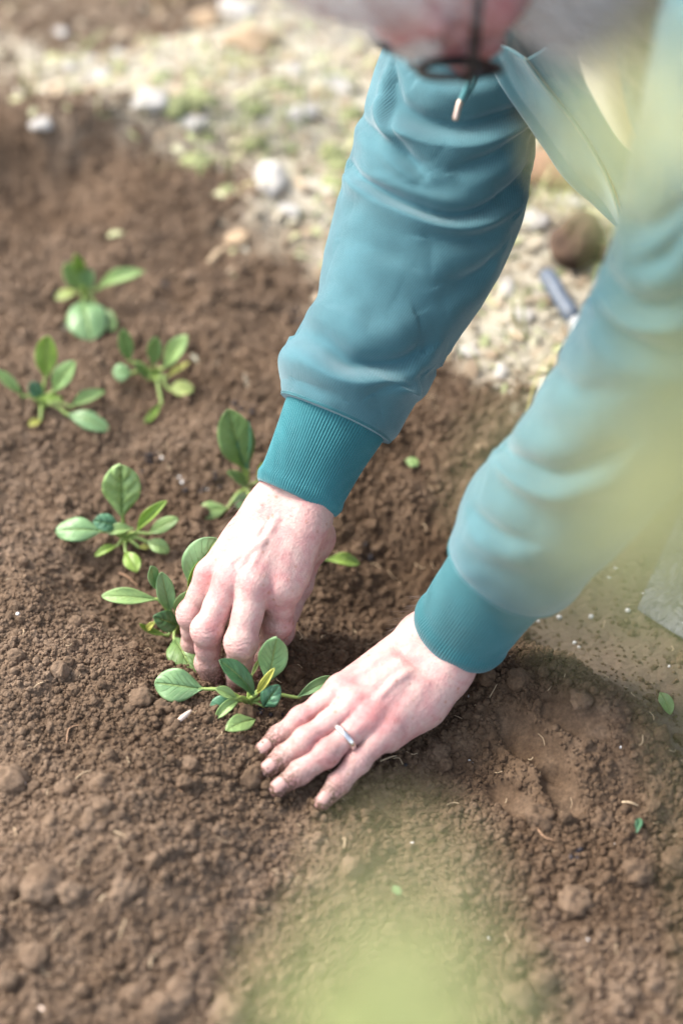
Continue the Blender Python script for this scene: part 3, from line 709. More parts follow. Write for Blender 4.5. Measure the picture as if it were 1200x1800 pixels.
def add_leaf(root, base, B, T, wpx, col, stalk=True, face=0.55, roll=0.0, lift=None, seed=0, name='leaf', label=None, mt=None, sr=.0014, thick=.0006, **kw):
    dist = (np.asarray(B) - CAMP) @ FWD
    wid = wpx * KPX * dist
    ax = nrm(np.asarray(T) - B)
    nref = nrm((1 - face) * np.array([0, 0, 1.0]) + face * CAMDIR)
    n = nrm(nref - ax * (nref @ ax)); s = np.cross(ax, n); nref = n * math.cos(roll) + s * math.sin(roll)
    v, f, uv = leaf_mesh(B, T, wid, nref, seed=seed, **kw)
    o = obj(name, v, f, mt or M['leaf'], root, uv=uv); c = GREEN[col]; j = 1 + 0.12 * math.sin(seed * 12.9)
    o.color = (c[0] * j, c[1] * j, c[2] * j, 1)
    md = o.modifiers.new('thick', 'SOLIDIFY'); md.thickness = thick; md.offset = 0
    if label: o['label'] = label
    if stalk:
        mid = (np.asarray(base) + B) / 2 + np.array([0, 0, 0.18 * np.linalg.norm(np.asarray(B) - base)])
        e = np.asarray(B) + ax * 0.10 * np.linalg.norm(np.asarray(T) - B)
        P = catmull([base, mid, np.asarray(B), e], 12); tv, tf_ = tube(P, np.linspace(sr * 1.25, sr * .7, 12), 8)
        obj('leaf_stalk', tv, tf_, M['stalk'], o)
    return o
GRP = 'spinach seedlings planted in the bed'
def seedling(label, cu, cv, leaves, seed):
    """leaves: (base u, v, height), (tip u, v, height), width, colour, options; heights above the soil at the crown"""
    b = on_ground(cu, cv); b[2] += .002; z0 = b[2]
    r = thing('spinach_seedling', label, 'seedling', b, GRP)
    v, f = tube([b - [0, 0, .012], b + [0, 0, .003], b + [0, 0, .009]], [.003, .0032, .0018], 10); obj('stem', v, f, M['stalk'], r)
    for i, (B, T, wpx, col, kw) in enumerate(leaves):
        kw = dict(kw); Bp = at(B[0], B[1], z0 + B[2]); Tp = at(T[0], T[1], z0 + T[2])
        add_leaf(r, b + [0, 0, .004], Bp, Tp, wpx, col, seed=seed * 20 + i, **kw)
    return r
seedling('spinach seedling being firmed in between the two hands', 437, 1245, [
    ((358, 1211, .016), (272, 1200, .020), 60, 'blue', dict(bend=.06, cup=.10, puck=.03, roll=-.25)),
    ((447, 1224, .016), (387, 1160, .046), 40, 'dark', dict(bend=.10, cup=.35, puck=.05, roll=.35)),
    ((470, 1204, .018), (487, 1120, .062), 52, 'blue', dict(bend=-.05, cup=.12, puck=.02, face=.85)),
    ((450, 1222, .014), (482, 1175, .038), 17, 'yellow', dict(bend=.05, fold=.7, puck=.0, face=.8)),
    ((441, 1190, .020), (456, 1159, .030), 9, 'ygp', dict(bend=-.1, fold=.8)),
    ((464, 1242, .006), (489, 1206, .024), 36, 'teal', dict(bend=.18, cup=.25, puck=.16, face=.8, sr=.001)),
    ((414, 1233, .012), (369, 1247, .010), 36, 'teal', dict(bend=.10, cup=.1, puck=.05, roll=-.2)),
    ((424, 1226, .016), (379, 1262, .012), 21, 'pale', dict(bend=.16, fold=.4, puck=.0)),
    ((416, 1228, .020), (380, 1210, .030), 20, 'pale', dict(bend=.10, fold=.3)),
    ((522, 1226, .010), (590, 1192, .016), 26, 'blue', dict(bend=.10, fold=.55, cup=.1)),
], 1)
seedling('spinach seedling half covered by the side of the digging hand', 310, 1112, [
    ((333, 1036, .045), (380, 946, .085), 74, 'blue', dict(bend=.05, cup=.15, puck=.03, face=.8)),
    ((332, 1040, .040), (348, 988, .070), 15, 'yg', dict(bend=.05, fold=.9)),
    ((280, 1040, .040), (264, 995, .065), 25, 'blue', dict(bend=-.05, cup=.3, roll=.4)),
    ((300, 1078, .024), (284, 1006, .060), 32, 'blue', dict(bend=.04, cup=.3, face=.8)),
    ((278, 1054, .030), (179, 1047, .034), 30, 'pale', dict(bend=.10, fold=.2, cup=.1, face=.7)),
    ((310, 1088, .022), (336, 1040, .045), 32, 'mid', dict(bend=.06, cup=.4, face=.7)),
    ((312, 1100, .018), (271, 1085, .036), 38, 'dark', dict(bend=.12, cup=.2, puck=.10, face=.8)),
    ((275, 1092, .020), (258, 1108, .012), 12, 'yellow', dict(bend=.15, fold=.3)),
    ((296, 1117, .006), (244, 1098, .018), 12, 'yg', dict(bend=-.20, fold=.3)),
    ((306, 1122, .010), (340, 1184, .012), 58, 'mid', dict(bend=.16, cup=-.10, puck=.04, point=.8)),
], 2)
seedling('spinach seedling with one tall rounded leaf held straight up', 221, 958, [
    ((216, 910, .026), (212, 816, .070), 68, 'pale', dict(bend=-.04, cup=.12, puck=.12, face=.7)),
    ((182, 934, .018), (98, 932, .018), 46, 'blue', dict(bend=.10, cup=-.1, puck=.03)),
    ((210, 925, .020), (165, 915, .028), 32, 'teal', dict(bend=.12, cup=.1, puck=.12, face=.8)),
    ((238, 936, .018), (293, 881, .046), 26, 'yg', dict(bend=.06, fold=.7, puck=.02)),
    ((262, 938, .014), (313, 912, .030), 27, 'pale', dict(bend=.06, cup=.2, puck=.02)),
    ((258, 952, .010), (297, 969, .008), 27, 'pale', dict(bend=.14, cup=.05, puck=.03)),
    ((221, 970, .008), (242, 1004, .006), 30, 'yg', dict(bend=.10, cup=.1, puck=.02)),
    ((208, 958, .010), (167, 977, .006), 15, 'yg', dict(bend=.12, fold=.3)),
    ((236, 929, .022), (186, 934, .020), 22, 'pale', dict(bend=.08, fold=.25, stalk=False)),
    ((244, 962, .006), (262, 962, .006), 10, 'yellow', dict(bend=.1, fold=.2)),
], 3)
seedling('spinach seedling half hidden by the ribbed cuff of the far arm', 436, 868, [
    ((430, 828, .024), (401, 720, .080), 64, 'mid', dict(bend=.05, cup=.25, puck=.04, face=.85)),
    ((436, 832, .024), (438, 742, .070), 34, 'teal', dict(bend=.02, fold=.5, roll=-.7)),
    ((436, 858, .012), (401, 829, .034), 22, 'mid', dict(bend=.10, fold=.4)),
    ((452, 848, .012), (484, 812, .034), 28, 'yg', dict(bend=.08, cup=.2)),
    ((440, 884, .008), (412, 880, .014), 32, 'blue', dict(bend=.08, cup=.1, roll=-.2)),
    ((400, 893, .004), (348, 903, .006), 34, 'pale', dict(bend=.10, cup=-.05, puck=.03, stalk=True)),
], 4)
seedling('spinach seedling in the middle of the far row of three', 272, 668, [
    ((228, 636, .022), (216, 578, .055), 26, 'mid', dict(bend=.02, cup=.3, face=.85)),
    ((232, 656, .014), (199, 655, .016), 34, 'blue', dict(bend=.12, cup=-.1, puck=.05)),
    ((270, 644, .020), (274, 592, .052), 27, 'mid', dict(bend=.0, cup=.3, face=.85)),
    ((288, 648, .018), (328, 590, .052), 33, 'pale', dict(bend=.05, cup=.25)),
    ((296, 684, .006), (340, 684, .008), 30, 'ygp', dict(bend=.12, cup=.05)),
    ((292, 664, .010), (332, 637, .024), 11, 'yellow', dict(bend=.05, fold=.3)),
    ((262, 668, .008), (236, 640, .030), 16, 'mid', dict(bend=.05, fold=.3)),
    ((284, 708, .004), (255, 744, .003), 14, 'yg', dict(bend=-.1, fold=.4)),
], 5)
seedling('spinach seedling nearest the left edge with a leaf running out of the picture', 77, 719, [
    ((80, 666, .026), (84, 590, .065), 40, 'yg', dict(bend=.02, cup=.2, face=.85)),
    ((92, 690, .018), (133, 636, .048), 36, 'mid', dict(bend=.05, cup=.3, puck=.05)),
    ((40, 696, .016), (-6, 652, .036), 22, 'pale', dict(bend=.08, fold=.5)),
    ((124, 715, .010), (184, 688, .024), 25, 'pale', dict(bend=.10, fold=.4)),
    ((118, 728, .008), (191, 754, .006), 34, 'blue', dict(bend=.14, cup=-.05)),
    ((74, 702, .012), (53, 672, .028), 25, 'teal', dict(bend=.08, cup=.2)),
    ((60, 702, .014), (110, 700, .018), 13, 'yg', dict(bend=.05, fold=.5, stalk=False)),
    ((72, 738, .002), (52, 748, .003), 14, 'yellow', dict(bend=.1, fold=.2)),
], 6)
seedling('spinach seedling farthest back with a broad bluish leaf lying forward', 150, 526, [
    ((146, 490, .022), (133, 446, .055), 22, 'yg', dict(bend=.02, fold=.3, face=.8)),
    ((142, 510, .014), (116, 462, .044), 34, 'pale', dict(bend=.04, cup=.25, face=.8)),
    ((152, 506, .016), (160, 474, .040), 28, 'blue', dict(bend=.04, cup=.25, face=.8)),
    ((168, 510, .012), (251, 476, .036), 28, 'pale', dict(bend=.12, fold=.35)),
    ((146, 530, .010), (160, 596, .006), 72, 'blue', dict(bend=.16, cup=-.15, puck=.03, point=.7)),
    ((172, 542, .006), (200, 580, .004), 32, 'pale', dict(bend=.10, cup=.05)),
    ((138, 512, .012), (98, 524, .010), 20, 'ygp', dict(bend=.12, cup=.1)),
], 7)
seedling('spinach seedling behind the digging hand, one leaf tip showing', 560, 990, [
    ((572, 984, .014), (632, 990, .012), 24, 'yg', dict(bend=.18, fold=.3)),
    ((540, 984, .014), (505, 965, .03), 28, 'mid', dict(bend=.1, cup=.2)),
    ((556, 970, .016), (545, 925, .04), 30, 'mid', dict(bend=.1, cup=.2)),
], 8)
# loose leaves
def loose(label, b, t, wpx, col, seed, h=.006, **kw):
    B = on_ground(*b) + [0, 0, h]; T = on_ground(*t) + [0, 0, h]
    o = add_leaf_loose(B, T, wpx, col, seed, **kw); return tag(o, label, 'leaf', 'loose leaves lying on the soil')
def add_leaf_loose(B, T, wpx, col, seed, **kw):
    wid = wpx * KPX * ((B - CAMP) @ FWD); v, f, uv = leaf_mesh(B, T, wid, nrm(np.array([0, 0, 1.0]) * .6 + CAMDIR * .4), seed=seed, **kw)
    o = obj('loose_leaf', v, f, M['leaf'], loc=B, uv=uv); o.color = (*GREEN[col], 1)
    md = o.modifiers.new('thick', 'SOLIDIFY'); md.thickness = .0006; md.offset = 0; return o
loose('loose oval spinach leaf on the soil below the seedling in the hands', (449, 1279), (400, 1296), 34, 'pale', 801, .009, bend=.10, cup=.15, puck=.03)
loose('blurred green leaf lying alone on the trodden soil at the right', (1158, 1228), (1176, 1264), 25, 'mid', 802, .007, bend=.1, cup=.1)
loose('tiny dark green leaf scrap standing in the lower right soil', (1117, 1476), (1121, 1450), 13, 'teal', 803, .008, bend=.1, fold=.4)
loose('tiny pale leaf on the soil between the two cuffs', (712, 818), (734, 826), 20, 'pale', 804, .006, bend=.1, cup=.1)
loose('tiny bluish leaf scrap within the lime green blur', (690, 1566), (702, 1582), 14, 'blue', 805, .007, bend=.1, cup=.1)

# ------------------------------------------------------------------ shrubs close to the camera (far out of focus)
def shoot(label, foot, leaves, seed):
    """tall thin shrub shoot; leaves are world positions of blade base and tip"""
    g = np.random.default_rng(seed); foot = np.array(foot, float); foot[2] = float(ground_z(foot[0:1], foot[1:2], False)[0])
    r = thing('leafy_shoot', label, 'shrub', foot); top = np.mean([b for b, t, w_, c in leaves], axis=0)
    P = catmull([foot - [0, 0, .02], foot * .7 + top * .3 + [0, -.03, 0], foot * .35 + top * .65 + [.01, -.03, 0], top], 24)
    v, f = tube(P, np.linspace(.0035, .0012, 24), 8); obj('stem', v, f, M['stem'], r)
    for i, (b, t, w_, c) in enumerate(leaves):
        k = P[np.argmin(np.linalg.norm(P - b, axis=1) + .2 * np.maximum(0, P[:, 2] - b[2] + .02))]
        v, f, uv = leaf_mesh(b, t, w_, nrm([0.1 * g.normal(), -.35 + .1 * g.normal(), 1]), bend=.08, cup=.1, puck=.02, seed=seed + i, nl=14, nw=7)
        o = obj('leaf', v, f, M['shoot_leaf'], r, uv=uv); o.color = (*GREEN[c], 1)
        md = o.modifiers.new('thick', 'SOLIDIFY'); md.thickness = .0005; md.offset = 0
        tv, tf_ = tube(catmull([k, (k + b) / 2 + [0, 0, .004], b], 6), .0008, 6); obj('leaf_stalk', tv, tf_, M['stem'], o)
    return r
shoot('lime green shrub shoot standing right below the camera, blurred over the front soil', (.035, .16, 0), [
    (deep(690, 1960, .52), deep(675, 1610, .50), .044, 'lime'), (deep(720, 1980, .50), deep(790, 1700, .52), .036, 'lime'), (deep(640, 1960, .52), deep(600, 1720, .54), .034, 'lime'),
    (deep(710, 2000, .48), deep(690, 1640, .47), .038, 'lime'), (deep(740, 1730, .46), deep(700, 1500, .45), .018, 'gold')], 41)
shoot('yellow green shrub shoot at the right, blurred over the near sleeve', (.22, .20, 0), [
    (deep(1250, 880, .46), deep(1090, 720, .44), .036, 'gold'), (deep(1240, 960, .46), deep(1080, 880, .44), .032, 'gold'), (deep(1120, 1060, .44), deep(1020, 1000, .43), .014, 'gold'),
    (deep(1080, 960, .42), deep(940, 830, .41), .020, 'gold'), (deep(1290, 760, .48), deep(1170, 620, .46), .032, 'lime'), (deep(1300, 960, .46), deep(1170, 800, .44), .036, 'gold')], 51)
shoot('tall yellow green shrub shoot in front of the open jacket', (.27, .22, 0), [
    (deep(1130, 320, .46), deep(1080, 190, .48), .016, 'gold'), (deep(1290, 230, .46), deep(1175, 110, .48), .018, 'gold'),
    (deep(1075, 360, .62), deep(1010, 220, .64), .014, 'olive')], 61)
# ------------------------------------------------------------------ the gardener
class Field:
    """signed distance grid; solids are blended in and turned into one skin"""
    def __init__(s, lo, hi, h):
        s.lo = np.asarray(lo, float); s.h = h; s.n = (np.ceil((np.asarray(hi) - s.lo) / h).astype(int) + 1)
        s.d = np.full(s.n, 1.0, np.float32)
    def box(s, lo, hi):
        a = np.clip(np.floor((lo - s.lo) / s.h).astype(int), 0, s.n); b = np.clip(np.ceil((hi - s.lo) / s.h).astype(int) + 1, 0, s.n)
        return tuple(slice(i, j) for i, j in zip(a, b))
    def pts(s, sl):
        ax = [(np.arange(q.start, q.stop) * s.h + l).astype(np.float32) for q, l in zip(sl, s.lo)]
        return np.meshgrid(*ax, indexing='ij', sparse=True)
    def blend(s, sl, e, k, sub=False):
        d = s.d[sl]
        if sub: d2 = -d
        else: d2 = d
        if k > 0:
            hh = np.clip(0.5 + 0.5 * (d2 - e) / k, 0, 1); q = d2 * (1 - hh) + e * hh - k * hh * (1 - hh)
        else: q = np.minimum(d2, e)
        s.d[sl] = -q if sub else q
    def cone(s, a, b, r1, r2, k=0.004, sub=False):
        a = np.asarray(a, np.float32); b = np.asarray(b, np.float32); m = max(r1, r2) + k * 1.5 + 3 * s.h
        sl = s.box(np.minimum(a, b) - m, np.maximum(a, b) + m); X, Y, Z = s.pts(sl)
        ba = b - a; l2 = float(ba @ ba) + 1e-12; px, py, pz = X - a[0], Y - a[1], Z - a[2]
        t = np.clip((px * ba[0] + py * ba[1] + pz * ba[2]) / l2, 0, 1)
        e = np.sqrt((px - t * ba[0]) ** 2 + (py - t * ba[1]) ** 2 + (pz - t * ba[2]) ** 2) - (r1 + (r2 - r1) * t)
        s.blend(sl, e.astype(np.float32), k, sub)
    def ell(s, c, r, k=0.004, axes=None, sub=False):
        c = np.asarray(c, np.float32); r = np.asarray(r, float); m = r.max() + k * 1.5 + 3 * s.h
        sl = s.box(c - m, c + m); X, Y, Z = s.pts(sl); X, Y, Z = X - c[0], Y - c[1], Z - c[2]
        A = np.eye(3) if axes is None else np.asarray(axes)
        u = [(A[i, 0] * X + A[i, 1] * Y + A[i, 2] * Z) / r[i] for i in range(3)]
        k0 = np.sqrt(u[0] ** 2 + u[1] ** 2 + u[2] ** 2); k1 = np.sqrt((u[0] / r[0]) ** 2 + (u[1] / r[1]) ** 2 + (u[2] / r[2]) ** 2) + 1e-9
        s.blend(sl, (k0 * (k0 - 1) / k1).astype(np.float32), k, sub)
    def merge(s, o, k):
        hh = np.clip(0.5 + 0.5 * (s.d - o.d) / k, 0, 1) if k > 0 else None
        s.d = np.minimum(s.d, o.d) if k <= 0 else (s.d * (1 - hh) + o.d * hh - k * hh * (1 - hh)).astype(np.float32)
    def skin(s, smooth=2):
        d = s.d; ins = d < 0; n = s.n; idx = -np.ones(n - 1, np.int64)
        c = np.zeros(n - 1, np.uint8)
        for i in (0, 1):
            for j in (0, 1):
                for k in (0, 1): c += ins[i:n[0] - 1 + i, j:n[1] - 1 + j, k:n[2] - 1 + k]
        ce = np.argwhere((c > 0) & (c < 8)); idx[tuple(ce.T)] = np.arange(len(ce))
        acc = np.zeros((len(ce), 3)); cnt = np.zeros(len(ce))
        corners = [(i, j, k) for i in (0, 1) for j in (0, 1) for k in (0, 1)]
        for p in corners:
            for ax in range(3):
                if p[ax]: continue
                q = list(p); q[ax] = 1
                a = d[ce[:, 0] + p[0], ce[:, 1] + p[1], ce[:, 2] + p[2]]; b = d[ce[:, 0] + q[0], ce[:, 1] + q[1], ce[:, 2] + q[2]]
                x = (a < 0) != (b < 0); t = a / np.where(x, a - b, 1)
                pt = np.array(p, float)[None] + np.zeros((len(ce), 3)); pt[:, ax] += t
                acc[x] += pt[x]; cnt[x] += 1
        V = (ce + acc / cnt[:, None]) * s.h + s.lo; F = []
        for ax in range(3):
            o = [(1, 2), (2, 0), (0, 1)][ax]
            sl0 = [slice(None)] * 3; sl0[ax] = slice(0, -1); sl1 = [slice(None)] * 3; sl1[ax] = slice(1, None)
            a = ins[tuple(sl0)]; b = ins[tuple(sl1)]; e = np.argwhere(a != b)
            ok = (e[:, o[0]] > 0) & (e[:, o[1]] > 0) & (e[:, o[0]] < n[o[0]] - 1) & (e[:, o[1]] < n[o[1]] - 1); e = e[ok]
            fl = a[tuple(e.T)]
            def cell(da, db):
                q = e.copy(); q[:, o[0]] -= da; q[:, o[1]] -= db; return idx[tuple(q.T)]
            qd = np.stack([cell(1, 1), cell(0, 1), cell(0, 0), cell(1, 0)], 1); qd[~fl] = qd[~fl][:, ::-1]; F.append(qd)
        F = np.vstack(F); F = F[(F >= 0).all(1)]
        for _ in range(smooth):
            S = np.zeros_like(V); K = np.zeros(len(V))
            for i in range(4):
                a, b = F[:, i], F[:, (i + 1) % 4]
                np.add.at(S, a, V[b]); np.add.at(S, b, V[a]); np.add.at(K, a, 1); np.add.at(K, b, 1)
            V = V * .5 + .5 * S / np.maximum(K, 1)[:, None]
        return V, F
def vnormals(V, F):
    n = np.cross(V[F[:, 2]] - V[F[:, 0]], V[F[:, 3]] - V[F[:, 1]]); N_ = np.zeros_like(V)
    for i in range(4): np.add.at(N_, F[:, i], n)
    return N_ / (np.linalg.norm(N_, axis=1)[:, None] + 1e-12)

NAILS = []
def build_hand(joints, radii, wrist, elbow, wr, palmdir, spec):
    """joints: five chains of points knuckle -> tip; palmdir: direction the back of the hand faces"""
    allp = np.vstack([np.vstack(c) for c in joints] + [wrist[None], elbow[None]])
    lo = allp.min(0) - .035; hi = allp.max(0) + .035; h = .00105
    f = Field(lo, hi, h); D = nrm(palmdir)
    fa = nrm(elbow - wrist); side = nrm(np.cross(fa, D))
    # forearm and wrist: flattened
    for sg in (-1, 1):
        f.cone(wrist + side * sg * wr[0], elbow + side * sg * wr[0] * .8, wr[1], wr[1] * 1.25, .012)
    fingers = joints[:4]
    for i, ch in enumerate(fingers):                # metacarpals
        b = wrist + side * spec['carp'][i] - fa * .012; m = ch[0] - D * spec['drop']
        f.cone(b - D * .002, m, .0135, spec['mc'][i], .012)
    for i in range(3):                              # flesh between the knuckles
        a, b = fingers[i], fingers[i + 1]
        wa = (a[0] * .72 + a[1] * .28); wb = (b[0] * .72 + b[1] * .28)
        f.cone((a[0] + wrist) / 2 - D * .006, (wa + wb) / 2 - D * .006, .010, .0055, .010)
        f.cone((a[0] + b[0]) / 2 - D * .008, (wa + wb) / 2 - D * .004, .009, .0045, .008)
    for a, b, r1, r2 in spec['pads']: f.cone(a, b, r1, r2, .012)
    # tendons and veins on the back
    for i, ch in enumerate(fingers):
        k = ch[0] + D * (spec['mc'][i] - .0035 - spec['drop']); s0 = wrist + side * spec['carp'][i] * .55 + D * (wr[1] * .55)
        f.cone(k, s0 * .55 + k * .45 , .0024, .0014, .010)
        f.ell(ch[0] + D * (spec['mc'][i] * .35 - spec['drop'] * .5), np.array([1, 1, 1]) * (spec['mc'][i] * .74), .007)
    for pl in spec['veins']:
        q = []
        for p in catmull(np.array(pl), 9):
            for st in np.arange(.034, -.02, -.0005):
                x = p + D * st - D * .018; ii = tuple(np.clip(((x - f.lo) / h).astype(int), 0, f.n - 1))
                if f.d[ii] < 0: break
            q.append(x - D * .0007)
        for a, b in zip(q[:-1], q[1:]): f.cone(a, b, .0015, .0015, .0040)
    # fingers: each one a chain of its own, then blended to the palm
    for i, ch in enumerate(joints):
        g = Field(lo, hi, h); r = radii[i]
        for j in range(len(ch) - 1):
            a, b = ch[j], ch[j + 1]; mid = (a + b) / 2
            rm = (r[j] + r[j + 1]) / 2 * .90
            g.cone(a, mid, r[j], rm, .004); g.cone(mid, b, rm, r[j + 1], .004)
            if j: g.ell(a + D * .0006, np.ones(3) * r[j] * 1.02, .004)
        if i == 0: fd = g.d
        elif i < 4: df_ = g.d - fd; fd = np.minimum(fd, g.d) + .0013 * np.exp(-(df_ / .0016) ** 2)
        if i == 3: g.d = fd.astype(np.float32); f.merge(g, .0045)
        if i == 4: f.merge(g, .007)
    V, F = f.skin(2); Nn = vnormals(V, F)
    red = np.zeros(len(V)); dirt = np.zeros(len(V)); disp = np.zeros(len(V))
    for i, ch in enumerate(joints):
        for j in range(len(ch)):
            c = ch[j]; q = V - c; dist = np.linalg.norm(q, axis=1)
            red += [.42, .5, .25, .15][min(j, 3)] * np.exp(-(dist / [.014, .011, .009, .010][min(j, 3)]) ** 2) * (Nn @ D > -.3)
            if 0 < j < len(ch) - 1:
                ax = nrm(ch[j + 1] - ch[j - 1]); t = q @ ax; dn = D - ax * (D @ ax); dn = nrm(dn)
                back = sstep(.15, .7, Nn @ dn) * (dist < .016); sd = q @ np.cross(ax, dn)
                wob = .0011 * np.sin(sd * 700 + i) + .0009 * (vnoise3(V, 300, i + 3 * j) - .5) * 2
                for o, am, sg in ((-.0052, .6, .00075), (-.0026, .9, .0007), (0.0002, 1.0, .0007), (.0030, .8, .0007), (.0054, .5, .0007)):
                    disp -= .00050 * am * back * np.exp(-((t + wob - o * (1 if j == 1 else .7) - .0012 * (sd / .008) ** 2 * np.sign(o)) / sg) ** 2) * (1 if j == 1 else .6)
        tip = ch[-1]; dirt = np.maximum(dirt, spec['dirt'] * np.exp(-(np.linalg.norm(V - tip, axis=1) / .020) ** 2))
        if len(ch) > 2: dirt = np.maximum(dirt, .45 * spec['dirt'] * np.exp(-(np.linalg.norm(V - ch[1], axis=1) / .012) ** 2) * sstep(.45, .6, vnoise3(V, 150, 77)))
    disp += .0006 * (vnoise3(V, 110, 4) - .5) + .00035 * (vnoise3(V, 330, 8) - .5)
    # long fine creases across the back of the wrist and hand
    tt = (V - wrist) @ fa; bk = sstep(.1, .6, Nn @ D)
    ww = tt + .003 * (vnoise3(V, 60, 12) - .5) * 2
    disp -= .00030 * bk * (np.abs(np.sin(ww * 620)) < .25) * np.exp(-((tt - .004) / .018) ** 2)
    red += .25 * (vnoise3(V, 38, 30) - .45) - .05
    under = -(Nn @ D); red += .18 * np.clip(under, 0, 1)
    V = V + Nn * disp[:, None]
    return V, F, np.clip(red, 0, 1), np.clip(dirt, 0, 1)

# ---- the hand with the wedding ring, lying on the soil (fingers: index, middle, ring, little, thumb)
gz0 = lambda u, v: float(ground_z(*[np.array([q]) for q in gpx(u, v)], False)[0])
def J(*l):
    out = []
    for u, v, z in l:
        g_h = 0.0
        for _ in range(4): q = at(u, v, g_h + z); g_h = float(ground_z(q[0:1], q[1:2], False)[0]) + .004
        out.append(at(u, v, g_h * float(np.clip(1 - z / .06, 0, 1)) + z))
    return out
LW = at(772, 1136, .054); LE = at(905, 985, .115)
Lj = [J((600, 1214, .038), (530, 1266, .027), (492, 1295, .012), (462, 1318, .004)),
      J((622, 1239, .041), (539, 1302, .028), (500, 1331, .013), (470, 1353, .004)),
      J((650, 1262, .040), (572, 1324, .027), (528, 1357, .014), (488, 1386, .006)),
      J((680, 1284, .034), (628, 1338, .022), (595, 1377, .013), (566, 1411, .006)),
      J((735, 1172, .030), (680, 1200, .016), (632, 1228, .006), (600, 1246, .002))]
Lr = [[.0110, .0093, .0078, .0062], [.0112, .0098, .0083, .0066], [.0110, .0098, .0083, .0065], [.0104, .0088, .0075, .0060], [.0150, .0125, .0110, .0085]]
LD = nrm(np.cross(Lj[3][0] - LW, Lj[0][0] - LW)); LD = LD if LD[2] > 0 else -LD
def vein(D, lift, *l): return [at(u, v, z) + D * 0 for u, v, z in l]
fa_ = nrm(LE - LW); sd_ = nrm(np.cross(fa_, LD)); sgn = 1 if (Lj[0][0] - LW) @ sd_ > 0 else -1
def onback(hand_w, D, pts, d): return [p + D * d for p in pts]
Lback = lambda a, b, t, o: (LW * (1 - t) + (a[0] * (1 - b) + Lj[3][0] * b) * t) + LD * o
L_spec = dict(carp=[sgn * .020, sgn * .007, -sgn * .007, -sgn * .020], mc=[.0130, .0128, .0122, .0115], drop=.004, dirt=1.0,
              pads=[(LW - LD * .008 + sd_ * sgn * .016, Lj[4][0] - LD * .004, .016, .015), (LW - LD * .008 - sd_ * sgn * .016, (LW + Lj[3][0]) / 2 - LD * .014 - sd_ * sgn * .010, .015, .015),
                    ((LW + Lj[3][0]) / 2 - LD * .014 - sd_ * sgn * .009, Lj[3][0] - LD * .010, .015, .010), (Lj[4][0], Lj[0][0] * .75 + LW * .25 - LD * .012, .012, .010)],
              veins=[[Lback(Lj[0], .70, .50, .0185), Lback(Lj[0], .62, .66, .0180), Lback(Lj[0], .64, .88, .0150)]])
HL = build_hand(Lj, Lr, LW, LE, (.0125, .0170), LD, L_spec)

# ---- the hand that digs: fingers bent down into the planting hole
RW = at(509, 893, .108); RE = deep(598, 715, 1.803)
Rj = [J((497, 1032, .074), (488, 1096, .040), (470, 1150, .014), (455, 1188, -.004)),
      J((447, 1026, .080), (424, 1130, .052), (421, 1182, .018), (413, 1214, -.003)),
      J((405, 1020, .076), (364, 1108, .052), (366, 1166, .018), (379, 1206, -.003)),
      J((370, 1010, .064), (336, 1080, .042), (341, 1130, .016), (358, 1168, .000)),
      J((545, 945, .060), (520, 1025, .036), (490, 1110, .012), (450, 1180, -.002))]
Rr = [[.0122, .0110, .0092, .0070], [.0130, .0116, .0092, .0074], [.0124, .0112, .0090, .0073], [.0112, .0100, .0086, .0068], [.0150, .0125, .0110, .0085]]
RD = nrm(np.cross(Rj[3][0] - RW, Rj[0][0] - RW)); RD = RD if RD @ CAMDIR > 0 else -RD
fb_ = nrm(RE - RW); se_ = nrm(np.cross(fb_, RD)); sg2 = 1 if (Rj[0][0] - RW) @ se_ > 0 else -1
Rback = lambda b, t, o: (RW * (1 - t) + (Rj[0][0] * (1 - b) + Rj[3][0] * b) * t) + RD * o
R_spec = dict(carp=[sg2 * .020, sg2 * .007, -sg2 * .007, -sg2 * .020], mc=[.0135, .0135, .0128, .0118], drop=.004, dirt=1.0,
              pads=[(RW - RD * .010 + se_ * sg2 * .012, Rj[4][0] - RD * .004, .017, .015), (Rj[4][0], Rj[0][0] * .8 + RW * .2 - RD * .006, .016, .013),
                    (RW - RD * .008 - se_ * sg2 * .016, (RW + Rj[3][0]) / 2 - RD * .012 - se_ * sg2 * .006, .015, .015), ((RW + Rj[3][0]) / 2 - RD * .012 - se_ * sg2 * .006, Rj[3][0] - RD * .010, .015, .010)],
              veins=[[Rback(.75, .3, .0190), Rback(.60, .55, .0180), Rback(.66, .85, .0140)], [Rback(.2, .2, .0190), Rback(.34, .5, .0185), Rback(.32, .85, .0140)], [Rback(.34, .5, .0185), Rback(.5, .66, .0178), Rback(.5, .9, .0140)]])
HR = build_hand(Rj, Rr, RW, RE, (.0120, .0165), RD, R_spec)

